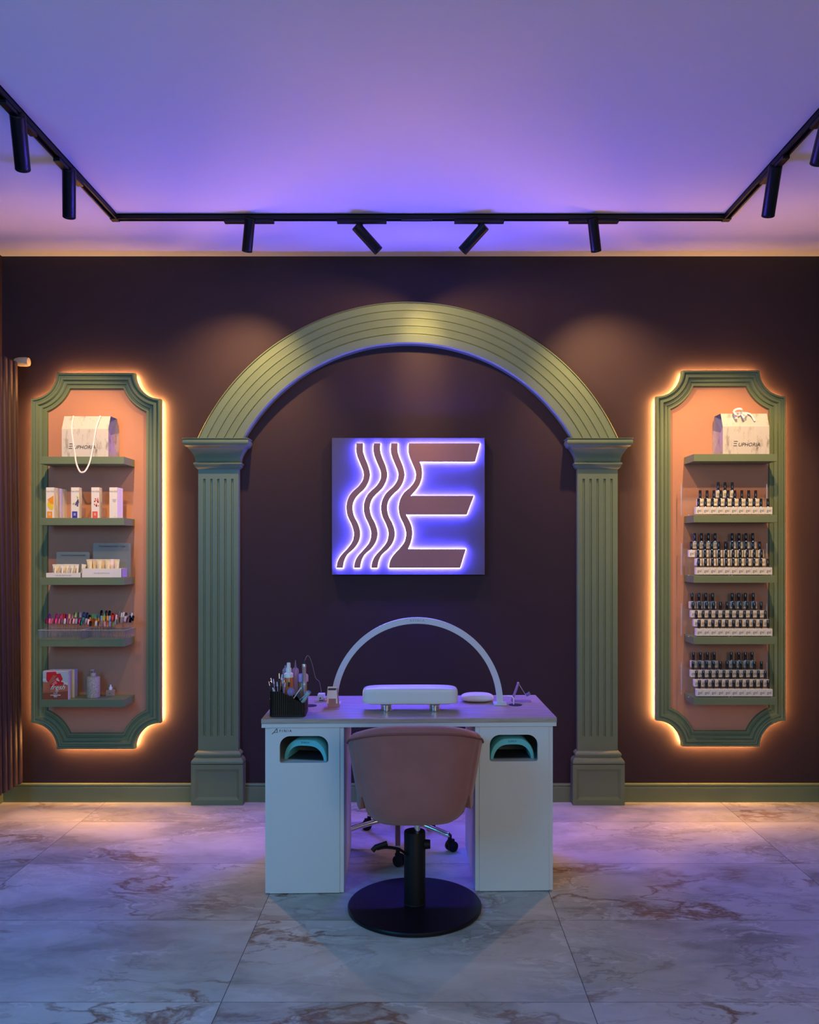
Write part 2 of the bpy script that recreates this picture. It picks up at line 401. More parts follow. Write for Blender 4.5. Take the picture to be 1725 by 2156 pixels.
def loft(levels, mb=None, bev=0):
    """levels: (z, half width, depth) - a pilaster section against the wall, lofted"""
    mb = mb or MB(); rings = []
    for z, hw, dp in levels:
        rings.append([mb.b.verts.new(p) for p in ((-hw, 0, z), (-hw, -dp, z), (hw, -dp, z), (hw, 0, z))])
    for a, b in zip(rings, rings[1:]):
        for i in range(4): mb.b.faces.new((a[i], a[(i+1) % 4], b[(i+1) % 4], b[i]))
    mb.b.faces.new(rings[0][::-1]); mb.b.faces.new(rings[-1]); return mb
def arcl(z0, w0, d0, z1, w1, d1, bulge, n=5):
    out = []
    for i in range(n+1):
        t = i/n; k = math.sin(PI*t)*bulge; out.append((z0+(z1-z0)*t, w0+(w1-w0)*t+k, d0+(d1-d0)*t+k))
    return out
def pilaster(xc, side):
    t = thing('pilaster', f'tall sage green fluted pilaster under the {side} end of the arch', 'pilaster', (xc, -.001, 0), 0, 'pilasters beside the desk')
    pz = .235
    hw, dp = .150, .078
    mb = MB(); b = .012; fr = .022
    mb.box2((-hw, 0, 0), (hw, -dp+b, pz))
    # raised frame around the sunk panel
    mb.box2((-hw, -dp+b, 0), (hw, -dp, .030)); mb.box2((-hw, -dp+b, pz-.026), (hw, -dp, pz))
    mb.box2((-hw, -dp+b, .030), (-hw+fr, -dp, pz-.026)); mb.box2((hw-fr, -dp+b, .030), (hw, -dp, pz-.026))
    ins = .016; x0, x1, z0, z1 = -hw+fr, hw-fr, .030, pz-.026
    o4 = [mb.b.verts.new(p) for p in ((x0, -dp, z0), (x1, -dp, z0), (x1, -dp, z1), (x0, -dp, z1))]
    i4 = [mb.b.verts.new(p) for p in ((x0+ins, -dp+b-.0005, z0+ins), (x1-ins, -dp+b-.0005, z0+ins), (x1-ins, -dp+b-.0005, z1-ins), (x0+ins, -dp+b-.0005, z1-ins))]
    for i in range(4): mb.b.faces.new((o4[i], o4[(i+1) % 4], i4[(i+1) % 4], i4[i]))
    part('plinth', mb, M['sage'], t)
    lv = [(pz, .140, .070)]+arcl(pz+.004, .150, .078, pz+.034, .138, .066, .005)+[(pz+.040, .130, .060), (pz+.046, .130, .060)]+arcl(pz+.046, .132, .064, pz+.070, .124, .056, .007)+[(pz+.074, .118, .05)]
    part('base_moulding', loft(lv), M['sage'], t, 40)
    # shaft with five round-bottomed flutes sunk in the face
    z0, z1 = pz+.070, Z(983, -.06); sw, sd = .117, .045; nf = 5; fw = .014; fd = .009
    fz0, fz1 = z0+.085, z1-.068
    mb = MB(); xs = []
    cs = [(-2+k)*.0405 for k in range(nf)]
    def cols():
        out = [(-sw, 0)]
        for c in cs: out += [(c-fw/2, 0), (c-fw/2+.003, fd), (c+fw/2-.003, fd), (c+fw/2, 0)]
        return out+[(sw, 0)]
    C = cols()
    rows = [(z0, 0), (fz0, 0), (fz0+.004, 1), (fz1-.004, 1), (fz1, 0), (z1, 0)]
    V = [[mb.b.verts.new((x, -sd+(f*k), z)) for x, f in C] for z, k in rows]
    for a, b_ in zip(V, V[1:]):
        for i in range(len(C)-1): mb.b.faces.new((a[i], a[i+1], b_[i+1], b_[i]))
    Bk = [[mb.b.verts.new((s*sw, 0, z)) for z in (z0, z1)] for s in (-1, 1)]
    mb.b.faces.new([V[r][0] for r in range(len(rows))]+[Bk[0][1], Bk[0][0]])
    mb.b.faces.new([V[r][-1] for r in range(len(rows)-1, -1, -1)]+[Bk[1][0], Bk[1][1]])
    mb.b.faces.new(V[0]+[Bk[1][0], Bk[0][0]]); mb.b.faces.new(V[-1][::-1]+[Bk[0][1], Bk[1][1]])
    part('shaft', mb, M['sage'], t, 20)
    ct = Z(923, -.10)
    lv = [(z1-.012, .121, .050)]+arcl(z1-.010, .122, .052, z1+.010, .134, .064, .003)+arcl(z1+.012, .136, .066, z1+.026, .134, .064, .005)+[(z1+.030, .128, .058)]
    for i in range(9):
        k = i/8; s = 1-math.cos(k*PI/2); lv.append((z1+.034+k*(ct-z1-.034-.050), .130+s*.036, .060+s*.036))
    lv += [(ct-.048, .172, .102)]+arcl(ct-.046, .176, .106, ct-.004, .184, .114, .008)+[(ct-.003, .190, .120), (ct, .190, .120)]
    part('capital', loft(lv), M['sage'], t, 40)
pilaster(X(459.5, -.05), 'left'); pilaster(X(1259, -.05), 'right')

# ---------------------------------------------------------------- scooped wall panels with hidden warm LED strip
def scoop_loop(x0, z0, x1, z1, r, d, n=10):
    """outline of a rectangle whose corners are scooped out around the corner points, offset inwards by d"""
    P = []; R = r+d
    for cx, cz, sx, sz in ((x0, z0, 1, 1), (x1, z0, -1, 1), (x1, z1, -1, -1), (x0, z1, 1, -1)):
        a0 = math.asin(min(1, d/R)); pts = []
        for i in range(n+1):
            a = a0+(PI/2-2*a0)*i/n; pts.append((cx+sx*R*math.cos(a), cz+sz*R*math.sin(a)))
        # order so the loop runs round
        if (sx, sz) in ((1, 1), (-1, -1)): pts = pts[::-1]
        P += pts
    return P
def wall_panel(px0, px1, py0, py1, side):
    y = -.07
    x0, x1, z1, z0 = X(px0, y), X(px1, y), Z(py0, y), Z(py1, y)
    r = .150
    t = thing('framed_wall_panel', f'salmon panel in sage green scooped-corner frame, glowing edges, {side} of the arch', 'wall panel', ((x0+x1)/2, 0, z0), 0, 'glowing framed panels')
    ox, oz = (x0+x1)/2, z0; x0 -= ox; x1 -= ox; z1 -= oz; z0 = 0
    prof = [(0, -.034), (0, -.070), (.004, -.078), (.012, -.078), (.016, -.068), (.022, -.066), (.028, -.074), (.040, -.074), (.046, -.060), (.052, -.058), (.062, -.060), (.066, -.050), (.072, -.050), (.076, -.056), (.086, -.056), (.089, -.044), (.089, -.034)]
    mb = MB(); loops = []
    for d, yy in prof: loops.append([mb.b.verts.new((px, yy, pz)) for px, pz in scoop_loop(x0, z0, x1, z1, r, d)])
    n = len(loops[0])
    for a, b in zip(loops, loops[1:]+loops[:1]):
        for i in range(n): mb.b.faces.new((a[i], a[(i+1) % n], b[(i+1) % n], b[i]))
    part('frame', mb, M['sage'], t, 32)
    part('backing_board', MB().prism(scoop_loop(x0, z0, x1, z1, r, .06), -.030, -.040), M['salmon'], t)
    part('spacer', MB().prism(scoop_loop(x0, z0, x1, z1, r, .040), -.001, -.030), M['dark'], t)
    # led strip: ribbon running round the spacer
    mb = MB(); lp = scoop_loop(x0, z0, x1, z1, r, .024); lq = scoop_loop(x0, z0, x1, z1, r, .008)
    A = [mb.b.verts.new((a, -.008, b)) for a, b in lp]; B = [mb.b.verts.new((a, -.014, b)) for a, b in lq]
    for i in range(len(lp)): j = (i+1) % len(lp); mb.b.faces.new((A[i], A[j], B[j], B[i]))
    part('led_strip', mb, M['floorled'], t)
    return t
wall_panel(65, 338, 785, 1577, 'left'); wall_panel(1382.5, 1654.5, 780, 1572, 'right')

SY0, SY1 = -.040, -.214                 # shelf back and front
def shelf(px0, px1, tops, side, order):
    out = []
    for k, py in enumerate(tops):
        zt = Z(py, SY1); xa, xb = X(px0, SY1), X(px1, SY1)
        lbl = f'sage green floating shelf, {order[k]} of the five on the {side} panel'
        o = part('floating_shelf', MB().box((0, 0, -.02), (xb-xa, SY0-SY1, .041), bev=.0012), M['sage'], None)
        o.location = ((xa+xb)/2, (SY0+SY1)/2, zt); tag(o, lbl, 'shelf', f'shelves on the {side} panel'); out.append(zt)
    return out
order = ['topmost', 'second from the top', 'middle one', 'second from the bottom', 'lowest']
LZ = shelf(83, 261, [961.5, 1090.6, 1216.6, 1346.4, 1473.5], 'left', order)
RZ = shelf(1461.3, 1637, [956, 1084.6, 1212, 1341.3, 1469], 'right', order)

# ---------------------------------------------------------------- the glowing sign
def sign():
    y = -.045; x0, x1, z1, z0 = X(699, y), X(1021, y), Z(922, y), Z(1210, y)
    cx = (x0+x1)/2
    t = thing('illuminated_sign', 'square wall sign with copper letter E in waves, violet glow behind it', 'sign', (cx, 0, z0))
    part('board', MB().box2((x0-cx, -.002, 0), (x1-cx, y, z1-z0), bev=.001), M['board'], t)
    s = (x1-x0)/(1560-166); s2 = (z1-z0)/(1422-182)
    def W(P, dx=0): return [((a+dx-166)*s+x0-cx, (1422-b)*s2) for a, b in P]
    Lf = [(392, 235), (388, 300), (401, 360), (430, 430), (452, 485), (457, 530), (445, 575), (410, 625), (350, 680), (315, 740), (300, 810), (311, 890), (343, 960), (364, 1020), (367, 1070), (350, 1130), (303, 1190), (248, 1250), (220, 1305), (211, 1362)]
    Rt = [(455, 235), (453, 300), (470, 360), (498, 430), (514, 490), (517, 530), (503, 585), (468, 645), (410, 700), (374, 750), (358, 815), (372, 890), (405, 955), (425, 1015), (428, 1070), (411, 1130), (368, 1190), (312, 1240), (282, 1300), (271, 1362)]
    L, R_ = smoothpts(Lf, 4), smoothpts(Rt, 4)
    shapes = [('wave_stroke', W(L+R_[::-1], dx)) for dx in (0, 157, 314)]
    up1 = smoothpts([(864, 1188), (888, 1130), (902, 1050), (893, 980), (872, 930), (843, 880)], 5)
    up2 = smoothpts([(888, 709), (930, 662), (965, 612), (988, 545), (990, 480), (982, 435), (967, 402)], 5)
    E = [(a+474, b) for a, b in L]+[(1336, 1361), (1388, 1188)]+up1+[(1396, 880), (1461, 709)]+up2+[(1472, 402), (1517, 235)]
    shapes.append(('letter_body', W(E)))
    for nm, P in shapes:
        o = part(nm, MB().prism(P, y-.014, y-.022), M['copper'], t)
        # led side wall: the same outline shrunk a little, between board and face
        n = len(P); area = sum(P[i][0]*P[(i+1) % n][1]-P[(i+1) % n][0]*P[i][1] for i in range(n)); sg = 1 if area > 0 else -1
        Q = []
        for i in range(n):
            a, b, c = Vector(P[i-1]), Vector(P[i]), Vector(P[(i+1) % n])
            t1 = (b-a).normalized() if (b-a).length > 1e-7 else Vector((0, 0)); t2 = (c-b).normalized() if (c-b).length > 1e-7 else t1
            nn = Vector((-(t1.y+t2.y), t1.x+t2.x))
            nn = nn.normalized()*sg if nn.length > 1e-6 else Vector((0, 0)); Q.append((b-nn*.0016, b+nn*.004))
        mb = MB(); A = [mb.b.verts.new((q[0].x, y-.001, q[0].y)) for q in Q]; B = [mb.b.verts.new((q[0].x, y-.007, q[0].y)) for q in Q]; C_ = [mb.b.verts.new((q[1].x, y-.0125, q[1].y)) for q in Q]
        for i in range(n): j = (i+1) % n; mb.b.faces.new((A[i], A[j], B[j], B[i])); mb.b.faces.new((B[i], B[j], C_[j], C_[i]))
        part('led_strip', mb, M['blueled'], o)
sign()

# ---------------------------------------------------------------- radiator
def radiator():
    t = thing('column_radiator', 'tall plum coloured tube radiator at the left edge beside the wall panel', 'radiator', (XL+.032, -.12, .14))
    H = 2.41; mb = MB()
    for zz in (.03, H-.07): part('header_pipe', MB().box2((.085, -.92, zz), (.115, 0, zz+.04)), M['plumrad'], t)
    for k in range(16):
        part('radiator_tube', MB().box((.125, -.026-k*.058, H/2), (.062, .040, H), bev=.016, seg=4), M['plumrad'], t, 40)
    for zz in (.2, 2.2): part('wall_bracket', MB().box2((.001, -.4, zz), (.095, -.37, zz+.03)), M['plumrad'], t)
    t.rotation_euler = (0, -.0125, 0)
    v = thing('radiator_valve', 'ivory thermostatic valve head at the top of the radiator', 'valve', (X(30, -.07), -.07, Z(762, -.07)))
    part('valve_head', MB().lathe([(.012, .0), (.018, .004), (.022, .012), (.026, .03), (.027, .07), (.024, .085), (.012, .090)], axis='X', n=24), M['valve'], v, 40)
    part('valve_body', MB().lathe([(.010, -.06), (.014, -.055), (.014, -.01), (.017, -.008), (.017, .004)], axis='X', n=20), M['chrome'], v, 40)
radiator()

# ---------------------------------------------------------------- gift bags
def giftbag(x, y, z, rz, label, side, kind):
    W_, D_, H1, H2 = .262, .168, .155, .232
    t = thing('gable_gift_bag', label, 'gift bag', (x, y, z), rz, 'patterned gift bags')
    a, b = .034, .134
    mb = MB()
    # outer paper: front, sloping roof, back, bottom
    sec = [(0, 0), (0, H1), (a, H2), (b, H2), (D_, H1), (D_, 0)]
    A = [mb.b.verts.new((-W_/2, p, q)) for p, q in sec]; B = [mb.b.verts.new((W_/2, p, q)) for p, q in sec]
    for i in range(6): j = (i+1) % 6; mb.b.faces.new((A[i], B[i], B[j], A[j]))
    part('bag_body', mb, M['bag'], t)
    for s in (-1, 1):
        mb = MB(); X0 = s*W_/2; v = mb.b.verts.new
        c = [v((X0, 0, 0)), v((X0, D_, 0)), v((X0, D_, H1)), v((X0-s*.028, D_*.5, H1-.025)), v((X0, 0, H1))]
        mb.b.faces.new(c); part('bag_side', mb, M['bagside'], t)
        mb = MB(); v = mb.b.verts.new
        p0, p1, p2, p3, p4 = v((X0, 0, H1)), v((X0, a, H2)), v((X0, b, H2)), v((X0, D_, H1)), v((X0-s*.028, D_*.5, H1-.025))
        pm = v((X0-s*.040, D_*.5, H2-.02))
        for f in ((p0, p1, pm, p4), (p1, p2, pm), (p2, p3, p4, pm)): mb.b.faces.new(f)
        part('bag_gusset', mb, M['baggus'], t)
    tx = -.012 if side == 'left' else .008
    E = MB()
    for k, (w, xo) in enumerate(((.020, 0), (.018, .002), (.020, .005))): E.box((tx-.070+xo*.9, -.0008, .046+k*.0125), (w, .001, .0030))
    part('lettering', E, M['ink'], t)
    link('lettering', text_me('UPHORIA', .029, M['ink'], shear=.25, extrude=.0003), t, (tx+.008, -.0010, .052))
    if kind == 'loop':
        pts = smoothpts([(-.078, .030, H2+.002), (-.074, -.003, H1+.01), (-.068, -.005, .10), (-.055, -.006, .02), (-.045, -.012, -.035), (-.024, -.018, -.082), (-.008, -.020, -.090), (.010, -.018, -.080), (.030, -.012, -.035), (.040, -.006, .02), (.052, -.005, .09), (.064, -.003, H1+.01), (.074, .030, H2+.002)], 5)
        part('ribbon_handle', MB().tube(pts, (.0046, .0009), n=8, flat=(0, -1, .02)), M['ribbon'], t, 60)
    else:
        mb = MB()
        for cx, cz, rr, tilt in ((-.045, H2+.004, .022, .3), (-.055, H2-.020, .018, 1.6), (-.010, H2-.022, .020, -1.1)):
            pts = [(cx+rr*math.cos(q)*math.cos(tilt), .02-.012*math.sin(q*2)-.018, cz+rr*.8*math.sin(q)+rr*.3*math.cos(q)*math.sin(tilt)) for q in [2*PI*i/20 for i in range(20)]]
            mb.tube(pts, (.0060, .0011), n=8, closed=True, flat=(0, -1, .1))
        mb.tube(smoothpts([(-.05, .03, H2+.004), (-.02, .025, H2+.004), (.03, .018, H2-.004), (.052, .004, H2-.045)], 5), (.006, .0011), n=8, flat=(0, -1, .6))
        part('ribbon_handle', mb, M['ribbon'], t, 60)
giftbag(X(178.5, SY1), SY1+.004, LZ[0]+.001, .0, 'patterned white gift bag with ribbon hanging over the shelf, on the left panel', 'left', 'loop')
giftbag(X(1572, SY1), SY1+.004, RZ[0]+.001, -.0, 'patterned white gift bag with its ribbon tied in a bow, on the right panel', 'right', 'bow')

# ---------------------------------------------------------------- skincare cartons on the second left shelf
c_or, c_bl, c_rd = plain('amber_print', (.85, .32, .02)), plain('blue_print', (.03, .04, .42)), plain('coral_print', (.80, .10, .03))
c_ye, c_gr, c_pu = plain('yellow_print', (.85, .62, .02)), plain('leaf_print', (.35, .48, .03)), plain('berry_print', (.10, .09, .22))
MAV = text_me('MAVEX', .0125, plain('grey_print', (.35, .30, .26)), spacing=1.25)
def carton(x, y, label, col, fruit):
    t = thing('skincare_carton', label, 'carton', (x, y, LZ[1]), 0, 'tall white skincare cartons')
    w, h = .0445, .172
    part('carton_body', MB().box((0, w/2, h/2+.0005), (w, w-.001, h), bev=.0008), M['card'], t)
    link('lettering', MAV, t, (0, -.0004, h-.022))
    if col:
        part('colour_block', MB().box((-.001, 0, .019), (.029, .0012, .037)), col, t)
        mb = MB()
        for k in range(3): mb.box((-.001, -.0008, .026-k*.005), ((.013, .010, .014)[k], .0006, .0022))
        part('print_lines', mb, M['card'], t)
    else:
        mb = MB()
        for k in range(4): mb.box((.006, -.0001, .105-k*.0045), ((.024, .018, .02, .012)[k], .0006, .0012))
        mb.box((.010, -.0001, .008), (.014, .0006, .0012)); part('print_lines', mb, plain('grey_lines', (.4, .38, .36)), t)
    if fruit == 'orange':
        P = [(.020+.034*math.cos(a)-.0, .078+.034*math.sin(a)) for a in [PI*.55+i*(PI*.9)/14 for i in range(15)]]+[(.021, .06)]
        P = [(min(p, .0212), q) for p, q in P]
        part('fruit_print', MB().prism(P, -.0001, -.0006), c_ye, t)
        part('fruit_print', MB().prism([(-.013, .105), (.0212, .127), (.0212, .078), (.004, .082)], -.0007, -.0012), c_or, t)
    elif fruit == 'berry':
        mb = MB()
        for a, b in ((.008, .085), (.016, .080), (.013, .092), (.019, .090), (.015, .070), (.006, .077), (.017, .100)): mb.cyl((a, -.0001, b), (a, -.0010, b), .0050, n=12)
        part('fruit_print', mb, c_pu, t)
        part('leaf_print', MB().prism([(.009, .126), (.018, .118), (.020, .104), (.012, .112)], -.0001, -.001).prism([(-.014, .080), (-.004, .088), (.0, .080), (-.006, .076)], -.0001, -.001), c_gr, t)
    elif fruit == 'coral':
        mb = MB(); rr = random.Random(3)
        for k in range(34):
            a, b = rr.uniform(-.012, .0185), rr.uniform(.065, .118)
            if abs(a-.008)/.024+abs(b-.09)/.036 < 1: mb.cyl((a, -.0001, b), (a, -.0010, b), rr.uniform(.0022, .0035), n=10)
        part('fruit_print', mb, c_rd, t)
d0 = SY1+.010
xo = X(105, d0)
for k in range(4):
    carton(xo+.001*k, d0+k*.0415, ['front carton with an orange print, far left of the second shelf on the left', 'white carton directly behind the front one with the orange print', 'third white carton back in the row behind the orange print', 'rearmost white carton of the row behind the orange print'][k], c_or if k in (0, 3) else None, 'orange' if k in (0, 3) else None)
carton(X(157.8, d0), d0, 'white carton with a blueberry print and blue block', c_bl, 'berry')
carton(X(200.5, d0), d0, 'white carton with a coral red print and red block', c_rd, 'coral')
for k in range(2): carton(X(238.5, d0), d0+k*.046, ['plain white carton with small grey text at the right end of the second shelf', 'plain white carton standing behind the one with small grey text'][k], None, None)

# ---------------------------------------------------------------- hand cream displays on the third left shelf
def tube_meshes(w, h, m, ink, name):
    mb = MB(); n = 24
    def f(u, v):
        a = 2*PI*u; k = v; rx = (.62+.38*k)*w/2; ry = w/2*.62*(1-k)**.8+.0012
        return Vector((rx*math.cos(a), ry*math.sin(a), .012+v*(h-.018)))
    V = mb.grid(f, n, 8, True); mb.b.faces.new([V[i][0] for i in range(n)]); mb.b.faces.new([V[i][-1] for i in range(n)])
    body = mb.mesh('tube_body', m, 50)
    crimp = MB().box((0, 0, h-.004), (w*1.02, .003, .010)).mesh('crimp', m)
    cap = MB().cyl((0, 0, 0), (0, 0, .013), w*.30, n=16).mesh('tube_cap', M['wcap'], 40)
    tx = text_me(name, w*.34, ink, shear=.1); tx.transform(Matrix.Rotation(PI/2, 4, 'Y'))
    return body, crimp, cap, tx, w
inkw, inkd = plain('pale_print', (.85, .80, .68)), plain('brown_print', (.12, .09, .08))
TB = tube_meshes(.0315, .100, M['cream'], inkw, 'hand cream'); TA = tube_meshes(.0235, .072, M['cream2'], inkd, 'The hand')
def cream(ms, x, y, z, rz, tilt, label, group):
    t = thing('cream_tube', label, 'cream tube', (x, y, z), rz, group); t.rotation_euler = (0, tilt, rz)
    for nm, me in zip(('tube_body', 'crimp', 'tube_cap'), ms): link(nm, me, t)
    link('lettering', ms[3], t, (0, -ms[4]*.27-.0015, .052 if ms[4] > .03 else .038)); return t
def display(x0, x1, h, label, cardx0, cardx1, cardtop, text, tsize, lil):
    ya, yb = SY1+.004, SY1+.085
    t = thing('counter_display_tray', label, 'display tray', ((x0+x1)/2, ya, LZ[2]), 0, 'white cream display trays'); w = x1-x0; dp = yb-ya
    mb = MB().box((0, .001, h/2), (w, .002, h)).box((0, dp, h/2), (w, .002, h)).box((-w/2+.001, dp/2, h/2), (.002, dp, h)).box((0, dp/2, .0012), (w, dp, .002))
    part('tray', mb, M['card'], t)
    part('tray_side', MB().box((w/2-.001, dp/2, h/2), (.002, dp, h)), M['lilac'] if lil else M['card'], t)
    me = text_me('THE GEL BOTTLE INC', .0085, plain('grey_text', (.35, .33, .32)), spacing=1.1); link('lettering', me, t, (0, -.0005, h*.5))
    c0, c1 = cardx0-(x0+x1)/2, cardx1-(x0+x1)/2
    p = part('header_card', MB().prism(rrect(c0, .004, c1, cardtop-LZ[2], .010), dp+.003, dp+.006), M['plate'], t)
    link('lettering', text_me(text, tsize, M['ink'], shear=.3), p, ((c0+c1)/2, dp+.002, cardtop-LZ[2]-.019))
yA = SY1+.045
display(X(95.5, SY1), X(170, SY1), .027, 'low white tray of small ivory tubes, left side of the third shelf', X(119, SY1+.09), X(189, SY1+.09), Z(1162, SY1+.09), 'I showed mist overall works', .0125, False)
display(X(171.3, SY1), X(256, SY1), .052, 'taller white tray of large cream tubes, right side of the third shelf', X(196, SY1+.09), X(275.5, SY1+.09), Z(1143, SY1+.09), 'The ultimate hydrator. To go', .0130, True)
def zx(v): return 80+v*.1217
ordn = ['first', 'second', 'third', 'fourth', 'fifth', 'sixth', 'seventh', 'eighth', 'ninth', 'tenth', 'eleventh', 'twelfth', 'thirteenth', 'fourteenth', 'fifteenth', 'sixteenth', 'seventeenth', 'eighteenth', 'nineteenth', 'twentieth']
for i, v in enumerate((290, 415, 565, 672)):
    cream(TA, X(zx(v), SY1+.022), SY1+.022, LZ[2]+.003, 0, .0 if i != 2 else .14, f'small ivory cream tube, {ordn[i]} from left, front row of the low tray', 'small ivory tubes')
for i, v in enumerate((350, 478, 520, 610, 755)):
    cream(TA, X(zx(v), SY1+.058), SY1+.058, LZ[2]+.003, .5, 0 if i != 4 else .18, f'small ivory cream tube, {ordn[i]} from left, back row of the low tray', 'small ivory tubes')
for i, v in enumerate((905, 1060, 1203, 1363)):
    cream(TB, X(zx(v), SY1+.024), SY1+.024, LZ[2]+.003, 0, (-.05, 0, .02, 0)[i], f'large cream tube, {ordn[i]} from left, front row of the taller tray', 'large cream tubes')
for i, v in enumerate((985, 1130, 1280)):
    cream(TB, X(zx(v), SY1+.062), SY1+.062, LZ[2]+.003, 1.0, 0, f'large cream tube turned sideways, {ordn[i]} from left, back row of the taller tray', 'large cream tubes')

# ---------------------------------------------------------------- nail colour swatches on the fourth left shelf
def tray(x0, x1, label):
    y0, y1 = SY1-.006, SY0-.02; h = .052; w = x1-x0; t = thing('acrylic_tray', label, 'tray', ((x0+x1)/2, y0, LZ[3]+.0005), 0, 'clear swatch trays')
    e = .0022; d = y1-y0
    mb = MB().box((0, d/2, e/2), (w, d, e)).box((0, e/2, h/2), (w, e, h)).box((0, d-e/2, h/2), (w, e, h)).box((-w/2+e/2, d/2, h/2), (e, d, h)).box((w/2-e/2, d/2, h/2), (e, d, h))
    part('tray_walls', mb, M['clear'], t)
    mb = MB().tube([(-w/2, 0, h), (w/2, 0, h), (w/2, d, h), (-w/2, d, h)], .0016, n=6, closed=True)
    part('tray_rim', mb, mat('acrylic_edge', (.55, .62, .66), .15, alpha=.6), t)
tray(X(81, SY1), X(171.5, SY1), 'clear tray of mostly pink nail swatches, left half of the shelf')
tray(X(172.5, SY1), X(264, SY1), 'clear tray of multicoloured nail swatches, right half of the shelf')
STK = MB().box((0, 0, -.035), (.0042, .0022, .088), bev=.0006).mesh('swatch_stick', M['clear'])
def tipmesh(m):
    mb = MB()
    def f(u, v):
        a = (u-.5)*PI*.95; w = .0072*(1 - .25*max(0, (v-.72)/.28)**2); top = .030*v - (.004*(abs(u-.5)*2)**2 if v > .9 else 0)
        return Vector((w*math.sin(a), -.0045*math.cos(a)+.006*v*v-.002, top))
    mb.grid(f, 8, 7); b = mb.b
    r = bmesh.ops.solidify(b, geom=list(b.faces), thickness=.0012)
    return mb.mesh('nail_tip', m, 50)
CN = {'crimson': (.35, .01, .07), 'hot pink': (.85, .05, .30), 'bright pink': (.85, .13, .32), 'pink': (.85, .22, .38), 'mauve': (.35, .10, .20), 'pearl white': (.75, .70, .72), 'pale pink': (.80, .42, .48), 'lavender': (.55, .45, .68), 'purple': (.32, .02, .50), 'magenta': (.60, .01, .30), 'orange red': (.90, .08, .01), 'peach': (.85, .45, .22), 'pale green': (.50, .62, .30), 'navy': (.01, .03, .18), 'teal': (.05, .38, .40), 'dark teal': (.0, .12, .15), 'grey': (.35, .35, .36), 'nude': (.50, .34, .28), 'amber': (.60, .24, .02), 'orange': (.85, .25, .01), 'green': (.15, .60, .18), 'mint': (.25, .65, .45), 'black': (.008, .008, .012), 'yellow': (.80, .65, .02), 'red': (.75, .02, .01), 'silver': (.55, .56, .58), 'iridescent blue': (.25, .45, .75), 'dark brown': (.06, .015, .012), 'olive': (.35, .38, .10)}
TIP = {k: tipmesh(mat('polish_'+k.replace(' ', '_'), v, .15, coat=.5)) for k, v in CN.items()}
sw = {
 'front row of the left tray': (.016, [(210, 280, 'crimson'), (255, 280, 'bright pink'), (303, 280, 'pink'), (350, 280, 'hot pink'), (400, 280, 'pink'), (450, 282, 'mauve'), (495, 282, 'pearl white'), (535, 282, 'mauve'), (575, 280, 'pale pink'), (628, 280, 'pale pink'), (677, 280, 'lavender'), (725, 285, 'crimson'), (757, 310, 'dark teal'), (835, 282, 'grey'), (865, 292, 'pale pink')]),
 'back row of the left tray': (.085, [(260, 207, 'purple'), (370, 205, 'magenta'), (430, 210, 'hot pink'), (468, 208, 'bright pink'), (497, 205, 'orange red'), (535, 222, 'purple'), (570, 207, 'peach'), (615, 207, 'pale pink'), (657, 182, 'pale green'), (697, 180, 'pale green'), (745, 182, 'lavender'), (795, 235, 'teal'), (800, 178, 'navy'), (850, 185, 'navy'), (845, 238, 'dark teal')]),
 'front row of the right tray': (.012, [(910, 320, 'dark brown'), (960, 325, 'amber'), (1000, 318, 'pearl white'), (1042, 322, 'nude'), (1085, 322, 'nude'), (1130, 327, 'pale pink'), (1172, 327, 'peach'), (1215, 327, 'lavender'), (1262, 335, 'olive'), (1305, 290, 'silver'), (1350, 262, 'nude'), (1395, 262, 'silver'), (1445, 245, 'pearl white'), (1490, 262, 'mauve'), (1530, 262, 'black')]),
 'middle row of the right tray': (.060, [(912, 262, 'amber'), (955, 275, 'orange'), (1002, 275, 'amber'), (1042, 275, 'orange'), (1078, 238, 'iridescent blue'), (1118, 238, 'yellow'), (1172, 235, 'orange'), (1213, 238, 'iridescent blue'), (1255, 232, 'orange red'), (1285, 240, 'crimson'), (1310, 222, 'pearl white'), (1475, 235, 'nude'), (1520, 232, 'black'), (1568, 235, 'black')]),
 'back row of the right tray': (.105, [(898, 222, 'dark teal'), (945, 210, 'green'), (985, 210, 'mint'), (1035, 222, 'teal'), (1080, 150, 'black'), (1138, 205, 'mint'), (1160, 155, 'dark brown'), (1207, 155, 'black'), (1205, 190, 'orange'), (1248, 195, 'orange red'), (1295, 205, 'red'), (1350, 205, 'red'), (1365, 160, 'grey'), (1387, 190, 'silver'), (1420, 180, 'pearl white'), (1462, 188, 'dark brown'), (1505, 188, 'grey'), (1545, 190, 'silver')]),
}
for row, (dy, items) in sw.items():
    for k, (u, v, cn) in enumerate(items):
        y = SY1+dy+.004; px, py = 70+u*.1333, 1270+v*.1333
        zc = Z(py, y)-.015
        lean = ((k % 5)-2)*.02 + (.14*(u-1200)/350 if 'right tray' in row else .04)
        t = thing('nail_swatch_stick', f'{cn} nail tip on clear stick, {ordn[k]} from left, {row}', 'nail swatch', (X(px, y), y, zc), 0, 'nail colour swatches')
        t.rotation_euler = (0, lean, 0)
        s = link('stick', STK, t); s.scale = (1, 1, min(1.15, (zc-LZ[3]-.004)/.079)); link('nail_tip', TIP[cn], t)

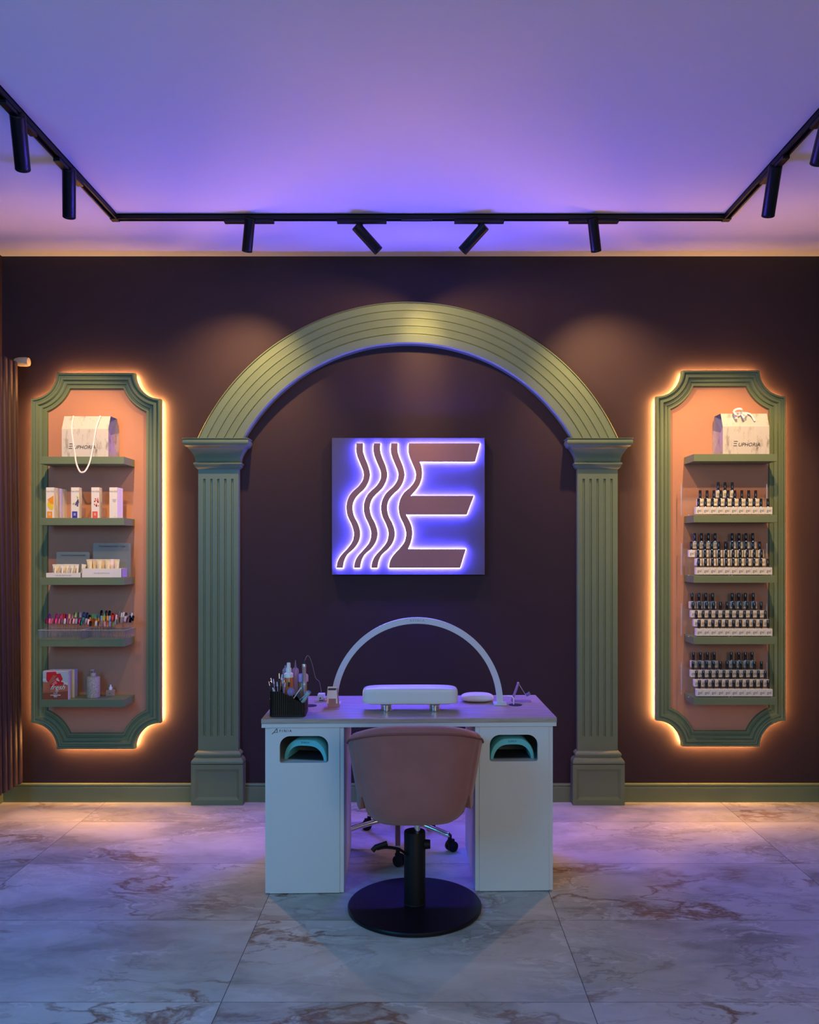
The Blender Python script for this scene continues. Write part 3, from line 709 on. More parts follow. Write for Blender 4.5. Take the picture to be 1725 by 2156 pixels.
# ---------------------------------------------------------------- lowest left shelf
def art_box(x, y, label, face):
    w, h, d = .141, .160, .045
    t = thing('boxed_set', label, 'box', (x, y, LZ[4]+.0005), 0, 'illustrated boxes on the lowest left shelf')
    part('box_body', MB().box((0, d/2, h/2), (w, d, h), bev=.001), plain('box_card', (.52, .52, .66)), t)
    if not face: 
        part('gold_edge', MB().box((0, -.0006, h/2), (w-.002, .0012, h-.002)), plain('sand_print', (.62, .50, .30)), t); return
    def pr(P, m, nm, k=0, hd=.0008): part(nm, MB().prism([(a*w-w/2, b*h) for a, b in P], -.0002-k*.0004, -.0006-k*.0004), m, t)
    pr([(0, .0), (1, .0), (1, .62), (0, .62)], plain('wet_sand', (.45, .16, .08)), 'sand_print')
    pr([(0, 0), (1, 0), (1, .30), (0, .22)], plain('dark_sand', (.27, .07, .035)), 'sand_print', 1)
    pr([(0, .62), (1, .52), (1, .97), (0, .97)], plain('sea', (.42, .52, .56)), 'sea_print', 2)
    pr([(0, .66), (.5, .66), (1, .50), (1, .58), (.5, .72), (0, .74)], plain('foam', (.62, .62, .60)), 'sea_print', 3)
    R1 = plain('red_fabric', (.62, .012, .02)); R2 = plain('tan_skin', (.42, .13, .07)); R3 = plain('pink_fabric', (.72, .20, .22))
    pr([(.15, .96), (.52, .98), (.56, .90), (.70, .92), (.80, .72), (.70, .60), (.60, .78), (.36, .62), (.22, .58), (.14, .70)], R1, 'figure_print', 4)
    pr([(.20, .58), (.42, .86), (.56, .84), (.28, .48), (.30, .30), (.06, .24), (.03, .30), (.16, .36)], R2, 'figure_print', 5)
    pr([(.28, .52), (.52, .72), (.58, .66), (.84, .60), (.82, .52), (.60, .52), (.30, .44)], R1, 'figure_print', 6)
    pr([(.34, .52), (.52, .68), (.58, .56)], R3, 'figure_print', 7)
    link('lettering', text_me('fresh', .040, M['wcap'], shear=.5), t, (.012, -.0045, h*.43))
    link('lettering', text_me('fly', .020, M['wcap'], shear=.5), t, (.008, -.0045, h*.31))
    for s, zz, sz in (('SOCIA', .22, .0085), ('CHAMPAGNE', .155, .0095), ('RED', .105, .0105)):
        link('lettering', text_me(s, sz, M['wcap'], offset=.0002 if s != 'SOCIA' else 0), t, (.002, -.0045, h*zz))
art_box(X(115.5, SY1), SY1+.008, 'red beach picture box on the lowest left shelf, in front', True)
art_box(X(130, SY1+.062), SY1+.066, 'box with sand coloured edge standing behind the red picture box', False)
x, y = onz(196.5, 1468.6, LZ[4])
t = thing('pump_dispenser', 'speckled beige pump bottle on the lowest left shelf', 'dispenser', (x, y+.002, LZ[4]))
part('bottle_body', MB().lathe([(.030, 0), (.0355, .002), (.0362, .006), (.0362, .114), (.034, .119), (.012, .121)], n=36), M['speck'], t, 40)
part('collar', MB().lathe([(.015, .119), (.0155, .121), (.0155, .138), (.014, .141), (.006, .141)]), plain('beige_plastic', (.42, .36, .30)), t, 40)
part('pump_head', MB().cyl((0, 0, .140), (0, 0, .156), .005, n=14).box((0, -.006, .158), (.020, .030, .008), bev=.003), plain('pump_grey', (.34, .31, .32)), t, 40)
x, y = onz(233, 1465.5, LZ[4])
t = thing('dropper_bottle', 'small square clear bottle with white dropper on the lowest left shelf', 'bottle', (x, y, LZ[4]+.0005))
part('bottle_body', MB().box((0, 0, .018), (.046, .030, .036), bev=.004, seg=3), M['glassy'], t, 40)
part('dropper_cap', MB().lathe([(.0095, .036), (.0095, .050), (.0085, .052), (.0052, .053), (.0050, .060), (.0035, .065), (.001, .066)], n=20), M['wcap'], t, 40)
link('lettering', text_me('GEL', .007, M['ink']), t, (0, -.0156, .018))

# ---------------------------------------------------------------- gel polish bottles on the right shelves
BW, BH, CHh = .0388, .0395, .0470
BODY = MB().box((0, 0, BH/2), (BW*.86, .030, BH), bev=.002).mesh('bottle_body', M['gelbox'])
BODYF = MB().box((0, 0, BH/2), (BW*.985, .030, BH), bev=.0006).mesh('bottle_body', M['gelbox'])
CAP = MB().lathe([(.0075, 0), (.0078, .001), (.0078, CHh-.002), (.0070, CHh), (.001, CHh)], n=16).mesh('bottle_cap', M['cap'], 40)
RING = MB().cyl((0, 0, -.002), (0, 0, .002), .0082, n=16).mesh('cap_ring', M['chrome'], 40)
GEL = text_me('gel', .023, plain('gel_print', (.22, .20, .19)), offset=0)
proto = None
def polish(x, y, z, label, front):
    t = thing('gel_polish_bottle', label, 'nail polish', (x, y, z), 0, 'gel polish bottles')
    link('bottle_body', BODYF if front else BODY, t); c = link('bottle_cap', CAP, t, (0, 0, BH+.002)); link('cap_ring', RING, c, (0, 0, 0))
    link('lettering', GEL, t, (.0, -.0153, BH*.52))
def zr(v): return 1360+v*.23188
step_y, step_z = .034, .0488
shelfname = ['', 'second shelf', 'third shelf', 'fourth shelf', 'lowest shelf']
def rows_for(k, rows, clear_stand=True):
    z0 = RZ[k]+.006; yf = SY1+.024
    xl, xr = X(zr(375), yf), X(zr(1145), yf)
    tops = []
    for r, xs in enumerate(rows):
        y = yf+r*step_y; z = z0+r*step_z
        off = 0
        for i, v in enumerate(xs):
            rn = ['front row', 'second row', 'third row', 'back row'][r]
            polish(X(v, y), y, z+.0002, f'black-capped gel bottle, {ordn[i]} from left, {rn}, {shelfname[k]} of the right panel', r == 0)
    n = len(rows)
    t = thing('acrylic_riser', f'clear stepped stand under the gel bottles, {shelfname[k]} of right panel', 'display stand', ((xl+xr)/2, yf, RZ[k]+.0003), 0, 'clear stepped stands'); w = xr-xl+.012
    mb = MB().box((0, 0, .0035), (w, .032, .004))
    for r in range(1, max(n, 4)):
        mb.box((0, r*step_y, .0042+r*step_z), (w, .032, .003))
        mb.box((0, r*step_y-.0165, .004+(r-.5)*step_z), (w, .0022, step_z-.002)) if r < n else None
    part('step', mb, M['clear'], t)
    for s in (-1, 1):
        part('side_post', MB().cyl((s*w/2, 3*step_y-.02, 0), (s*w/2, 3*step_y-.02, 4*step_z-.012), .0032, n=10), mat('clear_rod', (.5, .55, .62), .08, alpha=.6), t, 40)
    mb = MB()
    for a in (-w/2+.012, -.006, .010, w/2-.012): mb.cyl((a, -.010, 0), (a, -.010, .0026), .0032, n=10)
    part('rubber_foot', mb, M['wcap'], t)
def seq(px0, px1, n): return [px0+(px1-px0)*i/(n-1) for i in range(n)]
F11 = seq(1471.5, 1617, 11)
rows_for(1, [seq(1471.3, 1617.3, 11)[:9]+seq(1471.3, 1617.3, 11)[9:], seq(1474.5, 1591.5, 9), [1512.5, 1527, 1542.3]])
rows_for(2, [F11, seq(1470, 1604, 10), seq(1456, 1600, 11)[:5]+seq(1456, 1600, 11)[5:], [1463, 1477.5, 1492, 1506, 1542, 1556.5, 1571, 1585.5]])
rows_for(3, [seq(1472, 1617.5, 11), seq(1466.5, 1612, 11), seq(1460, 1603, 11), [1457.5, 1472, 1486.5, 1501, 1542, 1556, 1570, 1586.5]])
rows_for(4, [seq(1473, 1618, 11), seq(1467, 1612, 11), seq(1459.5, 1603.5, 11), [1460.5, 1475, 1490, 1504.5, 1540, 1556, 1570, 1584]])

# ---------------------------------------------------------------- desk
DX, DY, DR = X(863, -1.312), -1.312, math.radians(1.6)
desk = thing('manicure_desk', 'white two-cabinet manicure desk with a grey wood top', 'desk', (DX, DY, 0), DR)
DT = .752; HWD = .634
part('desktop', MB().box2((-HWD, -.005, DT-.020), (HWD, .560, DT), bev=.001), M['wood'], desk)
part('top_underlay', MB().box2((-HWD+.001, -.002, DT-.0375), (HWD-.001, .558, DT-.0203), bev=.001), M['white'], desk)
def cabinet(x0, x1, side):
    z1 = DT-.038; h0, h1 = .562, .677
    w = x1-x0; ox0, ox1 = x0+.062*w/.336, x0+.270*w/.336
    root = part('cabinet', MB().box2((x0, .010, 0.004), (x0+.018, .550, z1)).box2((x1-.018, .010, .004), (x1, .550, z1)).box2((x0+.018, .535, .004), (x1-.018, .550, z1)).box2((x0+.018, .012, z1-.018), (x1-.018, .535, z1)), M['white'], desk)
    # front board with the rounded cut-out: built as a ring of quads
    fx0, fx1 = x0+.018, x1-.018; n = 10
    hole = rrect(ox0, h0, ox1, h1, .045, n, .010); N_ = len(hole)
    mb = MB(); yf, yb = .006, .022
    outer = [(fx1, z1-.0005), (fx0, z1-.0005), (fx0, .004), (fx1, .004)]
    allp = outer+hole; tris = tessellate_polygon([[Vector((a, b, 0)) for a, b in outer], [Vector((a, b, 0)) for a, b in hole[::-1]]])
    idx = list(range(4))+[4+N_-1-k for k in range(N_)]
    VF = [mb.b.verts.new((a, yf, b)) for a, b in allp]; VB = [mb.b.verts.new((a, yb, b)) for a, b in allp]
    for tr_ in tris:
        a, b, c = [idx[k] for k in tr_]; mb.b.faces.new((VF[a], VF[b], VF[c])); mb.b.faces.new((VB[c], VB[b], VB[a]))
    for lo, hi in ((0, 4), (4, 4+N_)):
        for i in range(lo, hi): j = lo+(i+1-lo) % (hi-lo); mb.b.faces.new((VF[i], VF[j], VB[j], VB[i]))
    part('front_panel', mb, M['white'], root)
    part('inner_shelf', MB().box2((fx0, .023, h0-.018), (fx1, .535, h0-.001)), M['white'], root)
    return (ox0+ox1)/2, h0
cl = cabinet(-.619, -.283, 'left'); cr = cabinet(.283, .619, 'right')
link('wordmark', text_me('FINIA', .0155, M['ink'], spacing=1.5), desk, (-.532, .0052, .699))
part('wordmark', MB().tube([(-0.590, .0050, .686), (-0.581, .0050, .694), (-0.571, .0050, .708), (-0.568, .0050, .708)], .0012, n=6).tube([(-0.568, .0050, .708), (-0.567, .0050, .692)], .0011, n=6).tube([(-0.581, .0050, .693), (-0.569, .0050, .693)], .0008, n=6), M['ink'], desk)
# cable grommets set in the top
def onto(px, py, z=DT): return onz(px, py, z)
def in_desk(px, py, z=DT):
    x, y = onto(px, py, z); v = Matrix.Rotation(-DR, 3, 'Z') @ Vector((x-DX, y-DY, 0)); return v.x, v.y
for px, py in ((653, 1486), (1085.5, 1484.3)):
    a, b = in_desk(px, py); part('cable_grommet', MB().cyl((a, b, DT-.001), (a, b, DT+.0018), .031, n=28), M['black'], desk, 40)

def nail_lamp(cx, z, label, rz):
    v = Matrix.Rotation(DR, 3, 'Z') @ Vector((cx, .048, 0))
    t = thing('nail_curing_lamp', label, 'nail lamp', (DX+v.x, DY+v.y, z+.0005), DR+rz, 'aqua curing lamps in the desk')
    # arched shell: outer and inner outline
    O = [(-.098, 0), (-.094, .030), (-.080, .060), (-.055, .082), (-.030, .089), (.030, .089), (.055, .082), (.080, .060), (.094, .030), (.098, 0)]
    I = [(.082, 0), (.078, .018), (.066, .040), (.048, .055), (.024, .062), (-.024, .062), (-.048, .055), (-.066, .040), (-.078, .018), (-.082, 0)]
    P = smoothpts(O, 3)+smoothpts(I, 3)
    mb = MB(); n = len(P)
    levels = [(.002, .97), (0.006, 1.0), (.150, 1.0), (.170, .90)]
    So, Si = smoothpts(O, 3), smoothpts(I, 3)[::-1]
    rings = []
    for y, k in levels:
        rings.append(([mb.b.verts.new((a*k, y, b*k)) for a, b in So], [mb.b.verts.new((a*(2-k) if k < 1 else a, y, b)) for a, b in Si]))
    m_ = len(So)
    for (a, ai), (b, bi) in zip(rings, rings[1:]):
        for i in range(m_-1): mb.b.faces.new((a[i], a[i+1], b[i+1], b[i])); mb.b.faces.new((ai[i], ai[i+1], bi[i+1], bi[i]))
        mb.b.faces.new((a[0], b[0], bi[0], ai[0])); mb.b.faces.new((a[-1], b[-1], bi[-1], ai[-1]))
    for a, ai in (rings[0], rings[-1]):
        for i in range(m_-1): mb.b.faces.new((a[i], a[i+1], ai[i+1], ai[i]))
    part('lamp_shell', mb, M['teal'], t, 40)
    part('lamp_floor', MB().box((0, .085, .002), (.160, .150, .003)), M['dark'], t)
    link('lettering', text_me('SUNUV', .012, plain('aqua_dark', (.05, .2, .24))), t, (0, .0012, .076))
nail_lamp(cl[0], cl[1], 'aqua arched nail curing lamp inside the left desk cabinet', math.radians(-12))
nail_lamp(cr[0], cr[1], 'aqua arched nail curing lamp inside the right desk cabinet', math.radians(2))

# arch lamp over the desk
def arc_lamp():
    yc = onto(1055, 1483)[1]; y = yc; xr = X(1053, y); xl = X(704, y); cx = (X(698, y)+X(1059, y))/2; Ro = (X(1059, y)-X(698, y))/2
    zc = Z(1300, y)-Ro; Ri = Ro-.028
    t = thing('arch_desk_lamp', 'white half-round arch lamp spanning the desk top', 'desk lamp', (cx, y, DT))
    zc -= DT; mb = MB(); n = 56; rings = []
    ang = [math.radians(180)*i/n for i in range(n+1)]
    for a in ang:
        zz = zc+0*a; c, s = math.cos(a), math.sin(a)
        rings.append([mb.b.verts.new((R*c, yy, zc+R*s)) for R, yy in ((Ro, -.014), (Ro, .014), (Ri, .014), (Ri, -.014))])
    # legs down to the bases
    def leg(sgn, ring): return [mb.b.verts.new((sgn*R, yy, .006)) for R, yy in ((Ro, -.014), (Ro, .014), (Ri, .014), (Ri, -.014))]
    rings = [leg(1, None)]+[r for r in rings if True]+[leg(-1, None)]
    for a, b in zip(rings, rings[1:]):
        for i in range(4): mb.b.faces.new((a[i], a[(i+1) % 4], b[(i+1) % 4], b[i]))
    mb.b.faces.new(rings[0]); mb.b.faces.new(rings[-1][::-1])
    part('lamp_arch', mb, M['lampw'], t, 25)
    mb = MB(); rr = []
    for i in range(41):
        a = math.radians(20)+math.radians(140)*i/40; rr.append([mb.b.verts.new(((Ri-.0006)*math.cos(a), yy, zc+(Ri-.0006)*math.sin(a))) for yy in (-.009, .009)])
    for a, b in zip(rr, rr[1:]): mb.b.faces.new((a[0], a[1], b[1], b[0]))
    part('led_diffuser', mb, plain('diffuser', (.7, .72, .74)), t, 60)
    for s in (-1, 1): part('lamp_base', MB().box((s*(Ro-.014), .0, .0045), (.060, .062, .009), bev=.002), M['lampw'], t)
    link('wordmark', text_me('AFINIA', .016, plain('dim_print', (.26, .28, .32)), spacing=1.5), t, (.0, -.0146, zc+Ro-.014))
arc_lamp()

# arm rest cushion on two chrome feet
xm, ym = onto(864, 1494)
t = thing('hand_rest_cushion', 'long white padded hand rest on two chrome feet, middle of the desk', 'hand rest', (xm, ym, DT+.0006), math.radians(1.0))
def pillow(w, d, h, e=4.0, n=20, dome=.0):
    mb = MB()
    t_ = bmesh.new(); bmesh.ops.create_cube(t_, size=2); bmesh.ops.subdivide_edges(t_, edges=list(t_.edges), cuts=n, use_grid_fill=True)
    for v in t_.verts:
        c = v.co; k = (abs(c.x)**e+abs(c.y)**e+abs(c.z)**e)**(1/e); q = c/k
        zz = q.z*h/2*(1+dome*(1-q.x*q.x)*(1-q.y*q.y)*(1 if q.z > 0 else 0)); v.co = Vector((q.x*w/2, q.y*d/2, zz))
    mb._merge(t_); return mb
o = part('cushion', pillow(.428, .125, .074, 7, dome=.10), M['pvc'], t, 60); o.location = (0, 0, .030+.037)
part('cushion_seam', MB().tube([(a*.2115, b*.060, .038) for a, b in [(math.copysign(abs(math.cos(q))**.25, math.cos(q)), math.copysign(abs(math.sin(q))**.25, math.sin(q))) for q in [2*PI*i/60 for i in range(60)]]], .0016, n=6, closed=True), M['pvc'], t, 60)
for px in (814, 915):
    part('chrome_foot', MB().lathe([(.026, 0), (.027, .002), (.027, .005), (.0235, .007), (.0235, .017), (.026, .019), (.026, .029), (.020, .0305)], c=(X(px, ym)-xm, -.030, 0), n=28), M['chrome'], t, 40)
# small cushion
xm, ym = onto(1005, 1477)
t = part('wrist_cushion', pillow(.155, .100, .040, 2.8, 14, dome=.1), M['pvc'], None, 60); t.location = (xm, ym, DT+.021); tag(t, 'small white wrist pad between the long hand rest and the lamp leg', 'wrist cushion')

# phone stand
xm, ym = onto(699, 1491)
t = thing('phone_stand', 'rose gold folded metal phone stand with a slotted plate', 'phone stand', (xm, ym, DT), .06)
part('base_plate', MB().box((.0, .0, .0015), (.072, .062, .003), bev=.001), M['rose'], t)
part('riser', MB().prism([(-.018, .003), (.034, .003), (.026, .088), (-.010, .088)], .020, .023), M['rose'], t)
o = part('slotted_plate', MB().prism([(-.026, .018), (-.016, .018), (-.016, .040), (.018, .040), (.018, .018), (.026, .018), (.020, .095), (-.020, .095)], -.0015, .0015), mat('brushed_pale_metal', (.60, .56, .60), .35, metal=.3), t); o.location = (0, .004, .002); o.rotation_euler = (math.radians(-12), 0, 0)
part('slot', MB().prism(rrect(-.019, .078, .019, .087, .004), -.0022, -.0026), M['ink'], o)
part('hook', MB().box((-.030, -.010, .040), (.016, .026, .014), bev=.004), M['rose'], t, 40)

# nail drill control box and cable
xm, ym = onto(676, 1477)
t = thing('drill_control_box', 'small white nail drill control box with a dark dial, behind the organizer', 'control box', (xm, ym, DT))
part('housing', MB().box((0, .02, .018), (.033, .04, .035), bev=.003), M['wcap'], t, 40)
part('dial', MB().cyl((-.003, 0.0005, .016), (-.003, -.003, .016), .0035, n=16), M['ink'], t, 40)
part('front_slot', MB().box((.002, -.0002, .006), (.022, .001, .004)), M['ink'], t)
bx_, by_ = xm, ym

# smoked ribbed organizer and its contents
ox, oy = onto(604.5, 1510.5); oy += .0
ORX, ORY = ox, oy
t = thing('desk_organizer', 'dark smoked ribbed acrylic organizer on the left of the desk', 'organizer', (ox, oy, DT), DR)
def organizer():
    w, d, r = .152, .150, .018; N_ = 160; base = rrect(-w/2, 0, w/2, d, r, 10)
    # resample with ribs
    L = [0]
    for i in range(len(base)): a, b = base[i], base[(i+1) % len(base)]; L.append(L[-1]+math.hypot(b[0]-a[0], b[1]-a[1]))
    tot = L[-1]; P = []
    j = 0
    for k in range(N_*2):
        s = tot*k/(N_*2)
        while L[j+1] < s: j += 1
        a, b = base[j], base[(j+1) % len(base)]; u = (s-L[j])/max(1e-9, L[j+1]-L[j]); x, y = a[0]+(b[0]-a[0])*u, a[1]+(b[1]-a[1])*u
        rib = .0009*math.sin(2*PI*k/5); cx, cy = 0, d/2; v = Vector((x-cx, y-cy)).normalized(); P.append((x+v.x*rib, y+v.y*rib))
    def top(x): return .112 if x < -.030 else .112-(.112-.062)*min(1, (x+.030)/.095)
    mb = MB(); n = len(P)
    A = [mb.b.verts.new((x, y, .001)) for x, y in P]; B = [mb.b.verts.new((x, y, top(x))) for x, y in P]
    C = [mb.b.verts.new((x*.965, d/2+(y-d/2)*.965, top(x))) for x, y in P]; D = [mb.b.verts.new((x*.965, d/2+(y-d/2)*.965, .004)) for x, y in P]
    for i in range(n):
        k = (i+1) % n
        for q, s_ in ((A, B), (B, C), (C, D)): mb.b.faces.new((q[i], q[k], s_[k], s_[i]))
    mb.b.faces.new(A); mb.b.faces.new(D[::-1])
    part('ribbed_wall', mb, M['smoke'], t, 60)
    part('divider', MB().prism([(-.072, .004), (.070, .004), (.070, .060), (-.030, .108), (-.072, .108)], .072, .075), M['smoke'], t)
    part('divider', MB().box((-.030, .075, .055), (.003, .140, .102)), M['smoke'], t)
organizer()
def org(lx, ly): v = Matrix.Rotation(DR, 3, 'Z') @ Vector((lx, ly, 0)); return ORX+v.x, ORY+v.y
def opx(u, y): return X(555+u*.10435, y)
def opz(v, y): return Z(1370+v*.10435, y)
base = DT+.004
# spray bottle
y = ORY+.062; x = opx(508, y)
t = thing('spray_bottle', 'clear spray bottle of orange liquid with a white nozzle, in the organizer', 'bottle', (x, y, base)); h0 = opz(530, y)-base
part('liquid_body', MB().lathe([(.017, 0), (.0195, .003), (.0195, h0-.004), (.018, h0)], n=28), M['orange'], t, 40)
part('label_print', MB().box((.004, -.0197, h0-.030), (.010, .001, .020)), M['ink'], t)
part('spray_cap', MB().lathe([(.0200, h0-.001), (.0200, h0+.014), (.018, h0+.017), (.0125, h0+.020), (.0125, h0+.036), (.0115, h0+.039), (.0085, h0+.040), (.0080, h0+.060), (.006, h0+.063), (.001, h0+.063)], n=24), M['wcap'], t, 40)
for (u0, u1, top, tip, mm, lb, yy) in ((382, 505, 345, 295, 'lavg', 'clear round-shouldered bottle at the left behind the spray bottle', .112), (575, 715, 345, 190, 'lavb', 'lavender bottle with a dark pointed nozzle, right behind the spray bottle', .112)):
    y = ORY+yy; x = opx((u0+u1)/2, y); r = (opx(u1, y)-opx(u0, y))/2; h = opz(top, y)-base; hh = opz(tip, y)-base
    t = thing('tall_bottle', lb, 'bottle', (x, y, base))
    part('bottle_body', MB().lathe([(r*.9, 0), (r, .003), (r, h-.014), (r*.86, h-.005), (r*.5, h), (.006, h+.001)], n=28), M[mm], t, 50)
    part('nozzle', MB().lathe([(.0055, h), (.0055, h+.004), (.0045, h+.006), (.0016, hh), (.001, hh)] if tip < 250 else [(.0045, h), (.0045, hh), (.001, hh)], n=14), plain('grey_nozzle', (.16, .16, .2)) if tip < 250 else M['lavg'], t, 40)
# jar with scalloped lid
y = ORY+.105; x = opx(828, y)-.007
t = thing('scalloped_jar', 'amber jar with a scalloped violet lid, right end of the organizer', 'jar', (x, y, base)); r = .0180; h = opz(620, y)-base; h2 = opz(465, y)-base
part('jar_body', MB().lathe([(r*.9, 0), (r, .004), (r, h-.004), (r*.8, h)], n=24), mat('amber_glass', (.40, .28, .12), .1, alpha=.75), t, 50)
mb = MB()
def fl(u, v):
    a = 2*PI*u; rr = (.0215+.0022*math.sin(8*a))*(1 if v < .8 else 1-(v-.8)*1.2); return Vector((rr*math.cos(a), rr*math.sin(a), h+(h2-h)*v))
V = mb.grid(fl, 64, 7, True); mb.b.faces.new([q[0] for q in V]); mb.b.faces.new([q[-1] for q in V][::-1])
part('scalloped_lid', mb, plain('violet_lid', (.45, .36, .72), .25), t, 50)
# drill handpiece with cable to the control box
y = ORY+.060; x = opx(820, y)
t = thing('drill_handpiece', 'silver nail drill handpiece standing upright in the organizer with its cable', 'nail drill', (x, y, base))
za, zb, zc_ = opz(270, y)-base, opz(680, y)-base, opz(180, y)-base
part('handpiece_body', MB().lathe([(.003, .02), (.0045, .05), (.0055, zb-.012), (.0085, zb-.004), (.0085, zb+.001), (.0070, zb+.006), (.0085, zb+.012), (.0086, za-.004), (.0076, za), (.003, za+.001)], n=24), mat('satin_silver', (.62, .62, .66), .25, metal=.6), t, 40)
part('copper_band', MB().cyl((0, 0, zb+.013), (0, 0, za-.012), .00875, n=24), mat('pink_chrome', (.66, .50, .52), .2, metal=.7), t, 40)
ex, ey = bx_-x, by_+.02-y
cab = smoothpts([(0, 0, za-.002), (.001, 0, za+.010), (.003, .002, zc_-.004), (.012, .006, opz(108, y)-base), (.022, .02, opz(150, y)-base), (.030, .05, opz(330, y)-base), (.040, .08, opz(600, y)-base), (ex*.85, ey*.9, .09), (ex, ey, .033)], 6)
part('strain_relief', MB().cyl((0, 0, za), (.002, .001, zc_-.002), .0038, .0022, n=14), M['ink'], t, 40)
part('cable', MB().tube(cab, .0013, n=8), plain('grey_cable', (.22, .22, .26)), t, 60)
# dusting brush
y = ORY+.028; x = opx(556, y); z = opz(835, y)
t = thing('dusting_brush', 'round lilac nail dusting brush in the organizer', 'brush', (x, y, z))
mb = MB()
for i in range(130):
    a = 2*PI*i*.618034; q = math.acos(1-1.15*(i+.5)/130); v = Vector((math.sin(q)*math.cos(a), -math.cos(q)*.8, math.sin(q)*math.sin(a)+.15)).normalized(); mb.cyl(Vector((0, .004, 0))+v*.006, Vector((0, .004, 0))+v*.0175, .0010, .0013, n=5)
mb.sphere((0, .004, 0), .0145, n=14); part('bristles', mb, M['brist'], t, 40)
part('brush_handle', MB().cyl((0, .006, -.008), (0, .012, -.060), .005, n=12), M['ink'], t, 40)
# small aqua tube leaning out
y = ORY+.030
p = Vector((opx(830, y), y, opz(965, y))); q = Vector((opx(925, y), y-.006, opz(820, y)))
t = thing('small_tube_brush', 'short pale aqua open tube leaning out of the organizer on the right', 'tube', p)
d = q-p; pa = MB().cyl(d*-.5, d, .0095, n=24, cap=False).cyl(d*-.5, d*.97, .0078, n=24, cap=False); part('tube_barrel', pa, plain('pale_aqua', (.32, .48, .50)), t, 50)
part('tube_mouth', MB().cyl(d*.96, d*.965, .0078, n=24), M['dark'], t)
# flat nail files and pens
tools = [  # name, label, (u0,v0)->(u1,v1), dy, radius/flat, material
 ('makeup_brush', 'thin dark brush furthest left in the organizer', (125, 860), (105, 620), .10, .0028, 'ink'),
 ('makeup_brush', 'dark brush with a metal ferrule, second from the left in the organizer', (200, 860), (150, 550), .09, .0036, 'ink'),
 ('makeup_brush', 'dark brush with a pale end leaning left, third from the left in the organizer', (235, 860), (200, 570), .07, .0036, 'rose'),
 ('cuticle_pen', 'short white pen tilted low at the left of the organizer', (225, 850), (185, 745), .04, .0050, 'wcap'),
 ('fine_liner_brush', 'pale blue liner brush standing left of the tweezers', (290, 860), (272, 630), .06, .0036, 'lavg'),
 ('cuticle_pusher', 'steel cuticle pusher standing tall beside the spray bottle', (330, 850), (375, 480), .06, .0034, 'chrome'),
 ('makeup_brush', 'black brush standing upright behind the steel pusher', (320, 850), (315, 455), .12, .0050, 'ink'),
 ('tweezers', 'pale pink tweezers leaning against the spray bottle', (400, 860), (385, 560), .03, .0030, 'rose'),
 ('makeup_brush', 'violet handled brush leaning right in front of the spray bottle', (410, 870), (440, 640), .02, .0030, 'lavb'),
]
for nm, lb, (u0, v0), (u1, v1), dy, r, mk in tools:
    y = ORY+dy; p = Vector((opx(u0, y), y, DT+.012)); q = Vector((opx(u1, y), y, opz(v1, y))); b0 = Vector((opx(u0, y), y, opz(v0, y)))
    dd = (q-b0).normalized(); p = b0-dd*(max(.01, (b0.z-DT-.010)/max(.3, dd.z)))
    p.x = min(max(p.x, ORX-.066), ORX+.066)
    t = thing(nm, lb, 'tool', p, 0, 'tools in the organizer'); L = q-p
    part('handle', MB().cyl((0, 0, 0), L*.86, r*.8, r, n=12), M[mk], t, 40)
    part('ferrule' if 'brush' in nm else 'tip', MB().cyl(L*.86, L, r*1.05, r*.5, n=12), M['chrome'] if mk == 'ink' else M['lampw'], t, 40)
for nm, lb, A_, B_, dy, mk in (('nail_file', 'pale grey nail file slanting up to the right beside the dusting brush', (610, 960), (745, 765), .030, 'lampw'), ('nail_buffer', 'dark grey block lying at the right front of the organizer', (700, 880), (760, 985), .026, 'ink'), ('nail_file', 'grey card-like file lying across the right front corner', (740, 985), (840, 900), .020, 'lavg')):
    y = ORY+dy; p = Vector((opx(A_[0], y), y, opz(A_[1], y))); q = Vector((opx(B_[0], y), y, opz(B_[1], y))); c = (p+q)/2; dd = q-p
    o = part(nm, MB().box((0, 0, 0), (dd.length*1.2, .012, .0040 if mk != 'ink' else .014), bev=.0012), M[mk], None); o.location = c; o.rotation_euler = (0, -math.atan2(dd.z, dd.x), 0); tag(o, lb, 'nail file', None)

# mini clip stand at the right of the desk
bx0, by0 = onto(1098, 1477)
t = thing('mini_clip_stand', 'small folding clip stand with a violet sheen at the right back of the desk', 'clip stand', (bx0, by0, DT))
def qx(u): return X(1040+u*.087, by0)-bx0
def qz(v): return Z(1420+v*.087, by0)-DT
part('base_pad', MB().prism(rrect(-.046, -.024, .046, .024, .012), 0, .004), M['lavb'], t, 40).rotation_euler = (PI/2, 0, 0)
part('lower_arm', MB().cyl((qx(440), 0, .003), (qx(588), 0, qz(225)), .0058, n=14).sphere((qx(588), 0, qz(215)), .0062), mat('violet_metal', (.38, .26, .50), .3, metal=.5), t, 40)
part('upper_arm', MB().cyl((qx(600), 0, qz(215)), (qx(780), 0, qz(505)), .0020, n=10), M['chrome'], t, 40)
part('clip', MB().box((qx(830), 0, qz(480)), (.022, .014, .013), Matrix.Rotation(-.5, 3, 'Y'), bev=.002).cyl((qx(840), 0, qz(455)), (qx(850), 0, qz(415)), .0025, n=10), mat('clip_plastic', (.16, .13, .26), .35), t, 40)
# cable from the lamp leg into the grommet
gx, gy = onto(1082, 1484)
cabm = MB().tube(smoothpts([(X(1059, gy+.03), gy+.03, Z(1467, gy+.03)), (X(1068, gy+.03), gy+.028, Z(1465.5, gy+.03)), (X(1077, gy+.02), gy+.02, Z(1466.5, gy+.02)), (X(1081.5, gy), gy+.006, Z(1471, gy)), (gx, gy, DT+.0018)], 6), .0026, n=8)
o = part('lamp_cable', cabm, M['wcap'], None, 60); tag(o, 'short white cable from the arch lamp into the right grommet', 'cable')

